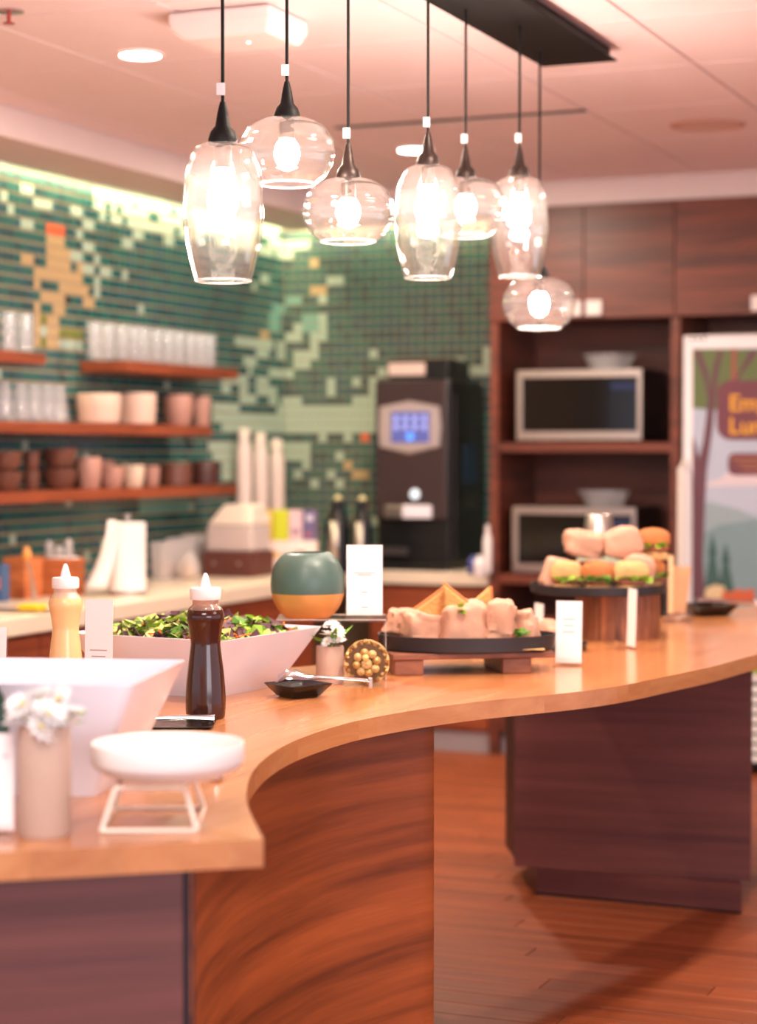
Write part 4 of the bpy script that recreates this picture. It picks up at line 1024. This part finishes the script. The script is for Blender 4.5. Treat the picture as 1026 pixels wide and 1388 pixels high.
vase('small stone pot with white daisies beside the gold rosette disc', 447, vY, 38, .098, [(.0, -.02, .028, .032), (.022, -.022, .012, .026), (.004, .012, .05, .026), (-.006, -.03, .012, .02), (.02, -.026, .04, .024)])
vY2 = cp(58, 1139).y + .04
vase('tall ribbed stone vase with white flowers at the counter end', 58, vY2, 72, .172, [(-.03, -.02, .014, .036), (.012, -.03, .02, .036), (.03, 0, .01, .034), (-.01, .02, .04, .036), (0, -.032, 0, .032), (-.036, .01, .03, .03), (.02, .02, .036, .032), (.052, -.01, .022, .02)], leaves=2)
# --- gold rosette disc standing on edge
dY = 5.12; kk = dY/F; R = 30*kk
t = thing('rosette_disc', 'round gold woven rosette ornament standing upright in front of the riser', 'ornament', ((497 - CX)/F*dY, dY - .012, CT + .0026))
GOLDW = mat('gold_weave', (186, 148, 90), .45, metal=.3, var=.3, vscale=60); GOLDL = mat('gold_pale', (206, 174, 116), .6, metal=.1, var=.15)
UPX = Matrix.Rotation(math.pi/2, 3, 'X')
def face_on(b): b.v = [tuple(UPX @ Vector(v) + Vector((0, 0, R))) for v in b.v]; return b
face_on(MB().lathe([(.001, 0), (R*.96, 0), (R*.96, .018), (.001, .02)], 36)).build('backing', mat('weave_dark', (104, 72, 40), .7), t, smooth=True)
for i in range(3):
    rr_ = R*(.96 - .085*i); b = MB(); n = 48
    b.tube([(rr_*math.cos(2*math.pi*j/n), rr_*math.sin(2*math.pi*j/n), .014 + .006*math.sin(j*math.pi*(.5 + i*.25))) for j in range(n + 1)], .0045, 6)
    face_on(b).build('woven_ring', GOLDW, t, smooth=True)
for j in range(8):
    a = 2*math.pi*j/8 + .2; c = Vector((math.cos(a), math.sin(a), 0))*R*.46; b = MB()
    b.lathe([(.001, .010), (R*.13, .007), (R*.2, 0), (R*.13, -.004), (.001, -.005)], 10, (c.x, c.y, .026)); face_on(b).build('petal', GOLDL if j % 2 else GOLDW, t, smooth=True)
b = MB().lathe([(.001, .014), (R*.12, .010), (R*.16, 0), (.001, -.004)], 14, (R*-.05, R*.25, .032)); face_on(b).build('bead', mat('bead_yellow', (234, 206, 130), .4), t, smooth=True)
b = MB().lathe([(.001, .012), (R*.2, .008), (R*.26, 0), (.001, -.004)], 14, (0, -.05*R, .026)); face_on(b).build('centre', GOLDL, t, smooth=True)
# --- spoon rest with serving spoon
pd = cp(404, 945); kk = pd.y/F
t = thing('spoon_rest', 'small black square dish with upturned corners under a serving spoon', 'dish', (pd.x, pd.y + .01, CT), math.radians(38))
def dish_ring(hw, z, lift): return [(x, y, z + lift*(abs(x*y)/(hw*hw))**1.5) for x, y, _ in sq_ring(hw, 0, .006, 0, 3)]
b = MB().loft([dish_ring(.034, 0, 0), dish_ring(.04, .004, 0), dish_ring(.062, .022, .012), dish_ring(.060, .024, .012), dish_ring(.038, .008, 0), dish_ring(.02, .007, 0)])
b.build('dish', mat('black_glaze', (16, 15, 17), .15), t, smooth=True)
t = thing('serving_spoon', 'polished steel serving spoon resting on the small black dish', 'serving spoon', (pd.x, pd.y, CT + .005))
b = MB(); n = 16; rg = []
for i, (x, w_, z, hh) in enumerate(((-.055, .004, .030, .004), (-.048, .022, .036, .016), (-.028, .028, .042, .022), (-.002, .026, .042, .020), (.022, .016, .040, .012), (.05, .009, .042, .007), (.10, .0075, .040, .006), (.15, .008, .037, .006), (.176, .0085, .034, .006))):
    rg.append([(x, .02*(i > 99) + w_*math.cos(2*math.pi*j/n) - .008, z + hh*math.sin(2*math.pi*j/n)*(1 if math.sin(2*math.pi*j/n) > 0 else .3)) for j in range(n)])
b.loft(rg).build('spoon', CHROME, t, smooth=True)
MB().box(.172, .182, -.016, .0, .018, .044).build('end_stop', STEEL, t, bevel=.002)
# --- dark flat dish with tongs under brown bottle
pd = cp(247, 985)
t = thing('tongs_dish', 'flat dark glass dish behind the round white dish', 'dish', ((247 - CX)/F*4.345, 4.345, CT), 0)
MB().loft([sq_ring(.06, 0, .01), sq_ring(.07, .006, .01), sq_ring(.066, .007, .01), sq_ring(.05, .003, .01)]).build('dish', mat('dark_dish', (36, 30, 28), .15), t, smooth=True)
t = thing('metal_tongs', 'pair of steel tongs lying on the flat dark dish', 'tongs', ((247 - CX)/F*4.345, 4.345, CT + .0105), .1)
for s in (-1, 1):
    MB().tube([(-.07, .004*s, .006), (0, .012*s, .008), (.05, .018*s, .006), (.068, .02*s, .005)], [.004, .004, .006, .008], 8).build('arm', CHROME, t, smooth=True)
MB().lathe([(.006, -.008), (.006, .008)], 12, (-.072, 0, .008), True, True).build('hinge', CHROME, t, smooth=True)
# --- round white dish on wire stand
sY = 3.215; sx = (226 - CX)/F*sY; kk = sY/F; R = 104*kk
pt = aty(226, 1006, sY).z - CT; zb = pt - .058
t = thing('wire_stand', 'low white square wire stand holding up the round dish', 'stand', (sx - .022, sY + .0, CT), .03)
WIRE = mat('wire_cream', (240, 222, 204), .4)
hw, ht = .075, .055
B4 = [(-hw, -.10, .004), (hw, -.10, .004), (hw, .10, .004), (-hw, .10, .004)]; T4 = [(-ht, -.075, zb - .004), (ht, -.075, zb - .004), (ht, .075, zb - .004), (-ht, .075, zb - .004)]
MB().tube(B4 + B4[:1], .004, 6).build('bottom_ring', WIRE, t)
MB().tube(T4 + T4[:1], .004, 6).build('top_ring', WIRE, t)
for a_q, b_q in zip(B4, T4): MB().tube([a_q, b_q], .004, 6).build('leg', WIRE, t)
t = thing('round_dish', 'shallow round white dish with straight rim raised on a wire stand', 'dish', (sx, sY, CT + zb + .0005))
hh = pt - zb
MB().lathe([(R*.55, 0), (R*.72, .003), (R*.93, hh*.30), (R*.99, hh*.44), (R, hh*.5), (R, hh - .003), (R*.985, hh), (R*.955, hh - .002), (R*.94, hh*.6), (.001, hh*.52)], 64, cap0=True).build('dish', PORCM, t, smooth=True)
ps = cp(293, 1062); o = MB().lathe([(.009, 0), (.012, .006), (.008, .016), (.001, .019)], 16, cap0=True).build('steel_knob', CHROME, loc=(ps.x, ps.y + .02, CT), smooth=True); tag(o, 'tiny shiny steel knob on the counter behind the round dish', 'knob')
# --- left edge bits: card and clear holder, dark green bottle
t = card_sign('pale menu card in a clear stand at the counter end beside the stone vase', sc(-13, 3.10), .0, 58*3.08/F, .155, .06, ((.3, .76, .16),), foot=.07)
gb = sc(-14, 3.3)
t = thing('green_bottle', 'dark green glass bottle standing at the open end of the counter', 'bottle', (gb.x - .012, 3.32, CT))
MB().lathe([(.036, 0), (.038, .01), (.038, .15), (.03, .19), (.014, .22), (.014, .27)], 28, cap0=True, cap1=True).build('body', mat('bottle_green', (34, 62, 46), .15), t, smooth=True)
MB().lathe([(.016, .27), (.016, .295), (.001, .296)], 20, cap0=True).build('cap', BLACKP, t, smooth=True)

# ------------------------------------------------------------------ FOOD TRAYS
def lump(sx, sy, sz, seed, amp=.016, n=20, pw=4, fr_=11):
    """rounded paper-wrapped block with creases"""
    b = MB(); rings = []; m = 40
    for i in range(n + 1):
        ph = math.pi*i/n; zz = -math.cos(ph)
        ring = []
        for j in range(m):
            th = 2*math.pi*j/m
            def se(c, p): return math.copysign(abs(c)**p, c)
            e1, e2 = 2/pw, 2/pw
            x = se(math.sin(ph), e1)*se(math.cos(th), e2)*sx; y = se(math.sin(ph), e1)*se(math.sin(th), e2)*sy; z = se(zz, e1)*sz
            v = Vector((x, y, z)); d = noise.noise(v*fr_ + Vector((seed*3.1, 0, seed))) ; d2 = abs(noise.noise(v*fr_*2.3 + Vector((seed, seed*2, 1))))
            nv = v.normalized(); d3 = abs(noise.noise(Vector((v.x*12 + v.z*30, v.y*26 - v.z*20, v.z*14 + seed*1.7))))
            ring.append(v + nv*(d*amp*1.3 - d2*amp*.9 + (.25 - d3)*amp*1.1))
        rings.append(ring)
    return b.loft(rings)
def put(b, M_, base=None):
    b.v = [tuple(M_ @ Vector(v)) for v in b.v]; return b
def rest_on(b, z0):
    mz = min(v[2] for v in b.v); b.v = [(v[0], v[1], v[2] - mz + z0) for v in b.v]; return b
def leaf_bits(c, n, spread, seed, sz=.012):
    r_ = random.Random(seed); b = MB()
    for k in range(n):
        p = Vector(c) + Vector((r_.uniform(-1, 1)*spread[0], r_.uniform(-1, 1)*spread[1], r_.uniform(-1, 1)*spread[2])); m = 6
        R_ = Matrix.Rotation(r_.uniform(0, 6), 3, 'Z') @ Matrix.Rotation(r_.uniform(-.8, .8), 3, 'X')
        vs = [p] + [p + R_ @ Vector((sz*r_.uniform(.7, 1.2)*math.cos(6.283*j/m)*1.3, sz*math.sin(6.283*j/m), sz*r_.uniform(-.4, .4))) for j in range(m)]
        b.add(vs, [(0, 1 + j, 1 + (j+1) % m) for j in range(m)])
    return b
# wooden riser board + oval tray 1
kY = 5.42; kk = kY/F
bx0 = cp(524, 921); bx1 = cp(684, 909)
bc = (bx0 + bx1)/2; ang = .3*math.atan2(bx1.y - bx0.y, bx1.x - bx0.x); Lb = (bx1 - bx0).length
t = thing('riser_board', 'low acacia wood riser board on block feet under the black wrap tray', 'riser', (bc.x + .025, bc.y + .12, CT), ang)
bh = .058
MB().box(-Lb/2 - .0, Lb/2 + .06, -.12, .12, bh - .016, bh).build('board', BOARDW, t, bevel=.003)
MB().box(-Lb/2 + .005, -Lb/2 + .085, -.115, .115, 0, bh - .0165).build('foot', BOARDW, t, bevel=.003)
MB().box(Lb/2 - .085, Lb/2 - .005, -.115, .115, 0, bh - .0165).build('foot', BOARDW, t, bevel=.003)
TRAYM = mat('tray_black', (34, 31, 36), .45)
def tray(label, c, z, rx, ry, rz, h=.042, name='oval_tray'):
    t = thing(name, label, 'tray', (c.x, c.y, z), rz, 'black serving trays')
    n = 56
    def el(s, zz): return [((rx*s)*math.cos(2*math.pi*j/n), (ry*s)*math.sin(2*math.pi*j/n), zz) for j in range(n)]
    MB().loft([el(.93, 0), el(.98, .003), el(1, h), el(.985, h), el(.96, .007), el(.5, .006)]).build('tray', TRAYM, t, smooth=True)
    return t
tc = Vector((((634 - CX)/F*5.42), 5.465, 0)); tz1 = CT + bh + .0006
tray('long oval black tray of paper-wrapped sandwiches on the wooden riser', tc, tz1, .246, .155, .04)
o = MB().prism([(-.16, -.1), (.2, -.128), (.215, .05), (-.1, .09)], 0, .0012).build('liner_paper', mat('liner_kraft', (226, 176, 116), .8), loc=(tc.x, tc.y, tz1 + .0075), rz=.04); tag(o, 'tan liner paper under the wrapped sandwiches in the oval tray', 'paper')
def wrap(px, py, Y, z, size, rot, seed, label, bread=False, group='paper-wrapped sandwiches on the oval tray', pw=4):
    c = aty(px, py, Y); t = thing('wrapped_sandwich', label, 'sandwich', (c.x, c.y, z), 0, group)
    M_ = Matrix.Rotation(rot[2], 3, 'Z') @ Matrix.Rotation(rot[1], 3, 'Y') @ Matrix.Rotation(rot[0], 3, 'X')
    b = rest_on(put(lump(size[0]*.92, size[1]*.9, size[2], seed, pw=pw), M_), 0.0); b.build('paper_wrap', WRAP, t, smooth=True)
    top = max(v[2] for v in b.v)
    return t, M_, top
zt1 = tz1 + .009
W1 = [(545, 838, 5.47, (.06, .05, .045), (0, -.2, .5), 'leftover'), ]
wrap(546, 850, 5.53, zt1, (.06, .04, .045), (0, .25, .6), 1, 'paper-wrapped sandwich lying at the riser end of the oval tray')
wrap(576, 850, 5.425, zt1, (.058, .05, .048), (0, .15, .4), 2, 'creased paper-wrapped sandwich, second along the front of the oval tray')
wrap(630, 845, 5.405, zt1, (.068, .05, .058), (0, 0, .1), 3, 'squarish paper-wrapped sandwich at the middle front of the oval tray')
wrap(678, 845, 5.41, zt1, (.045, .05, .058), (0, 0, -.2), 4, 'narrow upright paper-wrapped sandwich beside the lettuce sprig')
wrap(710, 848, 5.47, zt1, (.042, .05, .050), (0, -.15, -.4), 5, 'small paper-wrapped sandwich at the lettuce end of the oval tray')
wrap(606, 820, 5.54, zt1 + .004, (.07, .045, .055), (0, .1, .2), 6, 'paper-wrapped sandwich in the back row under the toasted bread')
wrap(661, 825, 5.55, zt1 + .004, (.05, .045, .052), (0, -.1, -.1), 7, 'paper-wrapped sandwich behind the narrow upright one')
def toast(pxs, Y, z, label, seed):
    pts = [aty(px, py, Y) for px, py in pxs]; c = sum(pts, Vector())/3; t = thing('toasted_bread', label, 'bread', c, 0, 'toasted bread triangles')
    loc = [p - c for p in pts]; b = MB(); d = Vector((0, .028, .006)); n = 5
    ring = []
    for i in range(3):
        for k in range(n):
            q = loc[i].lerp(loc[(i+1) % 3], k/n); ring.append(q*(1 + .05*noise.noise(q*40 + Vector((seed, 0, 0)))))
    b.loft([ring, [q + d*.5 + q*.03 for q in ring], [q + d for q in ring]]); b.build('crumb', TOAST, t, bevel=.003, seg=1)
    hs = [q + d*.5 for q in loc]; MB().tube([hs[0]*1.02, hs[1]*1.02], .006, 8).build('crust', BREAD, t, smooth=True)
toast([(558, 832), (603, 799), (612, 836)], 5.43, 0, 'toasted bread piece leaning on the wrapped sandwiches at the tray start', 1)
toast([(601, 793), (642, 826), (604, 836)], 5.40, 0, 'toasted bread triangle pointing up over the middle wraps', 2)
toast([(665, 797), (667, 834), (632, 826)], 5.42, 0, 'toasted bread triangle with its point beside the lettuce sprig', 3)
o = leaf_bits((0, 0, 0), 5, (.008, .005, .014), 4, .010).build('lettuce_sprig', LETT, loc=aty(625, 826, 5.36)); tag(o, 'bright green lettuce sprig poking out between two wraps', 'lettuce')
o = leaf_bits((0, 0, 0), 14, (.024, .012, .008), 5, .012).build('lettuce_leaves', [LETD], loc=aty(704, 858, 5.40)); tag(o, 'dark lettuce leaves at the end of the oval tray', 'lettuce')
# second tray behind
c2 = cp(722, 884); c2 = Vector((c2.x, c2.y + .06, 0))
tray('black tray with two wraps lying directly on the counter behind the wooden riser', c2, CT + .0005, .17, .12, .1, .024)
G2 = 'wraps on the low black tray'
wrap(706, 860, c2.y + .01, CT + .009, (.058, .04, .046), (0, -.1, .5), 11, 'pale paper wrap leaning on the low black tray behind the oval tray', group=G2)
wrap(742, 862, c2.y - .05, CT + .009, (.042, .045, .044), (0, .1, -.3), 12, 'rounded paper wrap nearest the white card on the low tray', group=G2, pw=2.6)
pb = Vector(((703 - CX)/F*(c2.y + .25), c2.y + .25, 0))
t = thing('bread_board', 'pale wooden block behind the low black tray', 'board', (pb.x - .075, pb.y - .03, CT + .0005), .1)
MB().box(-.07, .07, -.05, .05, 0, .05).build('block', wood('pale_wood', (206, 150, 96), (232, 182, 124), (4, 26, 20)), t, bevel=.004)
# card signs on right
cY = cp(771, 902).y
card_sign('white menu card in a clear stand before the wooden stump tower', sc(771, cY), -.28, 34*cY/F*1.05, 86*cY/F, .06, ((0, .7, .5), (0, .6, .4), (0, .5, .5)), foot=.055)
cY2 = cp(856, 879).y
card_sign('menu card turned edge-on in a clear stand beside the stump', sc(855, cY2), -1.36, .075, 80*cY2/F, .03, (), foot=.07)
cY3 = cp(727, 838).y if cp(727, 838).y < 6.6 else 6.5
card_sign('clear stand with a narrow card behind the sandwich tray', sc(729, 6.24), -1.2, .06, .12, .03, (), foot=.05)
# wooden stump with round tray
sY = cp(843, 869).y + .14; kk = sY/F; R = 52*kk; sxc = (838 - CX)/F*sY
zt = aty(838, 803, sY).z - CT
t = thing('wood_stump', 'round stump riser of upright acacia staves under the sandwich tray', 'riser', (sxc, sY, CT))
R = (900 - 786)/2*kk; n = 18
for j in range(n):
    a0_, a1_ = 2*math.pi*j/n + .006, 2*math.pi*(j+1)/n - .006
    ring = [(R*math.cos(a0_), R*math.sin(a0_)), (R*1.005*math.cos((a0_+a1_)/2), R*1.005*math.sin((a0_+a1_)/2)), (R*math.cos(a1_), R*math.sin(a1_)), (R*.8*math.cos(a1_), R*.8*math.sin(a1_)), (R*.8*math.cos(a0_), R*.8*math.sin(a0_))]
    MB().prism(ring, 0, zt).build('stave', ACACIA, t)
MB().lathe([(R*.79, .004), (R*.79, zt - .002)], 32, cap0=True, cap1=True).build('core', BOARDW, t)
Rt = 92*kk
tt = thing('round_tray', 'round black tray of split-roll sandwiches on the wooden stump', 'tray', (sxc - (838 - 811)*kk, sY, CT + zt + .0005), 0, 'black serving trays')
MB().lathe([(Rt*.95, 0), (Rt*.99, .003), (Rt, .030), (Rt*.985, .030), (Rt*.965, .008), (.001, .007)], 56, cap0=True).build('tray', TRAYM, tt, smooth=True)
zq = CT + zt + .0085; tx = tt.location.x
def roll(px, Y, z, rz, label, seed, pap=True, sx=.075, top=BREAD):
    c = sc(px, Y); t = thing('roll_sandwich', label, 'sandwich', (c.x, Y, z), rz, 'split-roll sandwiches on the round tray')
    def dome(s, z0, h, flip=False):
        b = lump(s, s*.72, h, seed, .004, 8, 2.6, 30); b.v = [(v[0], v[1], max(v[2], -h*.35)) for v in b.v]; return rest_on(b, z0)
    dome(sx*.92, 0, .022).build('bottom_roll', CRUMB, t, smooth=True)
    b = lump(sx*.88, sx*.68, .012, seed + 3, .006, 8, 3, 40); rest_on(b, .026).build('filling', HAM, t, smooth=True)
    leaf_bits((0, -sx*.62, .046), 22, (sx*.8, .012, .006), seed, .014).build('lettuce', [LETT if seed % 2 else LETD], t)
    dome(sx, .05, .038).build('top_roll', top, t, smooth=True)
    if pap:
        b = lump(sx*.8, sx*.6, .05, seed + 9, .012, 10, 4); rest_on(put(b, Matrix.Rotation(.3, 3, 'Y')), .003)
        b.v = [(v[0] + sx*(.55 if pap == 1 else -.55), v[1] + .04, v[2]) for v in b.v]; b.build('paper_wrap', WRAP, t, smooth=True)
yF = sY - .10
roll(768, yF, zq, .1, 'roll sandwich with wrap corner behind it, on the round tray above the white card', 21, 2, .052, CRUMB)
roll(810, yF - .03, zq, -.1, 'golden roll sandwich with dark salad filling at the middle of the round tray', 22, 0, .05)
roll(856, yF - .02, zq, .15, 'pale crusted roll sandwich with green lettuce behind the edge-on card', 23, 1, .06, CRUMB)
roll(884, yF + .13, zq, .5, 'roll sandwich half hidden at the far side of the round tray', 24, 0, .045)
G3 = 'wrapped rolls on top of the sandwich tower'
z2 = zq + .1
wrap(795, 760, sY + .02, z2, (.08, .06, .042), (0, .12, .2), 31, 'paper-wrapped roll on top of the tower towards the cards', group=G3)
wrap(844, 758, sY - .015, z2, (.068, .055, .043), (0, -.12, -.15), 32, 'paper-wrapped roll on top of the tower with lettuce showing at its end', group=G3)
c = aty(848, 768, sY - .10); o = leaf_bits((0, 0, 0), 8, (.014, .006, .012), 6, .010).build('lettuce_sprig', LETT, loc=c); tag(o, 'lettuce sticking out of the upper wrapped roll', 'lettuce')
wrap(808, 790, sY + .09, zq, (.09, .055, .042), (0, 0, .1), 34, 'paper-wrapped roll filling the back of the round tray', group=G3)
roll(886, sY + .05, z2 - .004, -.4, 'golden roll sandwich on top of the tower next to the black niche', 33, 0, .055)
# silver canister behind the tower
cYs = 6.86; kk = cYs/F
t = thing('canister', 'mint green canister with a tapered brushed silver cap behind the sandwich tower', 'canister', ((812 - CX)/F*cYs, cYs, CT))
ztop = aty(812, 697, cYs).z - CT; zm = aty(812, 735, cYs).z - CT
MB().lathe([(30*kk, 0), (30*kk, zm*.8), (27*kk, zm)], 32, cap0=True, cap1=True).build('body', mat('canister_mint', (176, 196, 170), .5), t, smooth=True)
MB().lathe([(22*kk, zm), (18.5*kk, ztop - .003), (17.5*kk, ztop), (.001, ztop)], 32, cap0=True).build('cap', STEEL, t, smooth=True)
# kraft card holder at right
kYs = cp(920, 842).y; kk = kYs/F
t = thing('kraft_sign', 'kraft paper card folded in a clear stand beside the sandwich tower', 'sign', ((918 - CX)/F*kYs, kYs, CT), -.1)
b = MB(); hK = 62*kk; zK = 12*kk
b.loft([[(-.012, -.02, zK), (.030, -.02, zK), (.030, .02, zK), (-.012, .02, zK)], [(-.024, -.03, zK + hK), (.048, -.03, zK + hK), (.048, .03, zK + hK), (-.024, .03, zK + hK)]], cap1=False)
o = b.build('kraft_sleeve', KRAFT, t); o.modifiers.new('thick', 'SOLIDIFY').thickness = .002
MB().box(-.032, -.014, -.04, -.036, .03, 90*kk).build('wooden_stick', mat('stick_wood', (238, 196, 150), .6), t, bevel=.001)
MB().box(-.045, .055, -.05, .05, 0, .003).box(-.045, .055, .034, .037, .003, 70*kk).box(-.045, .055, -.035, -.032, .003, .04).build('holder', ACRYL, t)
# right black dish with tongs
pd = cp(958, 836); 
t = thing('black_dish', 'small black dish at the far end of the counter by the refrigerator', 'dish', (pd.x + .01, pd.y + .06, CT), .4)
MB().loft([dish_ring(.05, 0, 0), dish_ring(.06, .005, 0), dish_ring(.085, .03, .012), dish_ring(.082, .032, .012), dish_ring(.055, .010, 0), dish_ring(.03, .009, 0)]).build('dish', MAT['black_glaze'], t, smooth=True)
t = thing('serving_tongs', 'steel serving tongs lying across the small black dish by the refrigerator', 'tongs', (pd.x + .02, pd.y + .03, CT + .039), -.05)
for s in (-1, 1):
    MB().tube([(-.05, .016*s, .016), (0, .02*s, .016), (.09, .012*s, .012), (.16, .006*s, .010)], [.014, .009, .007, .007], 8).build('arm', CHROME, t, smooth=True)
MB().box(.155, .175, -.012, .012, .002, .022).build('hinge', STEEL, t, bevel=.002)
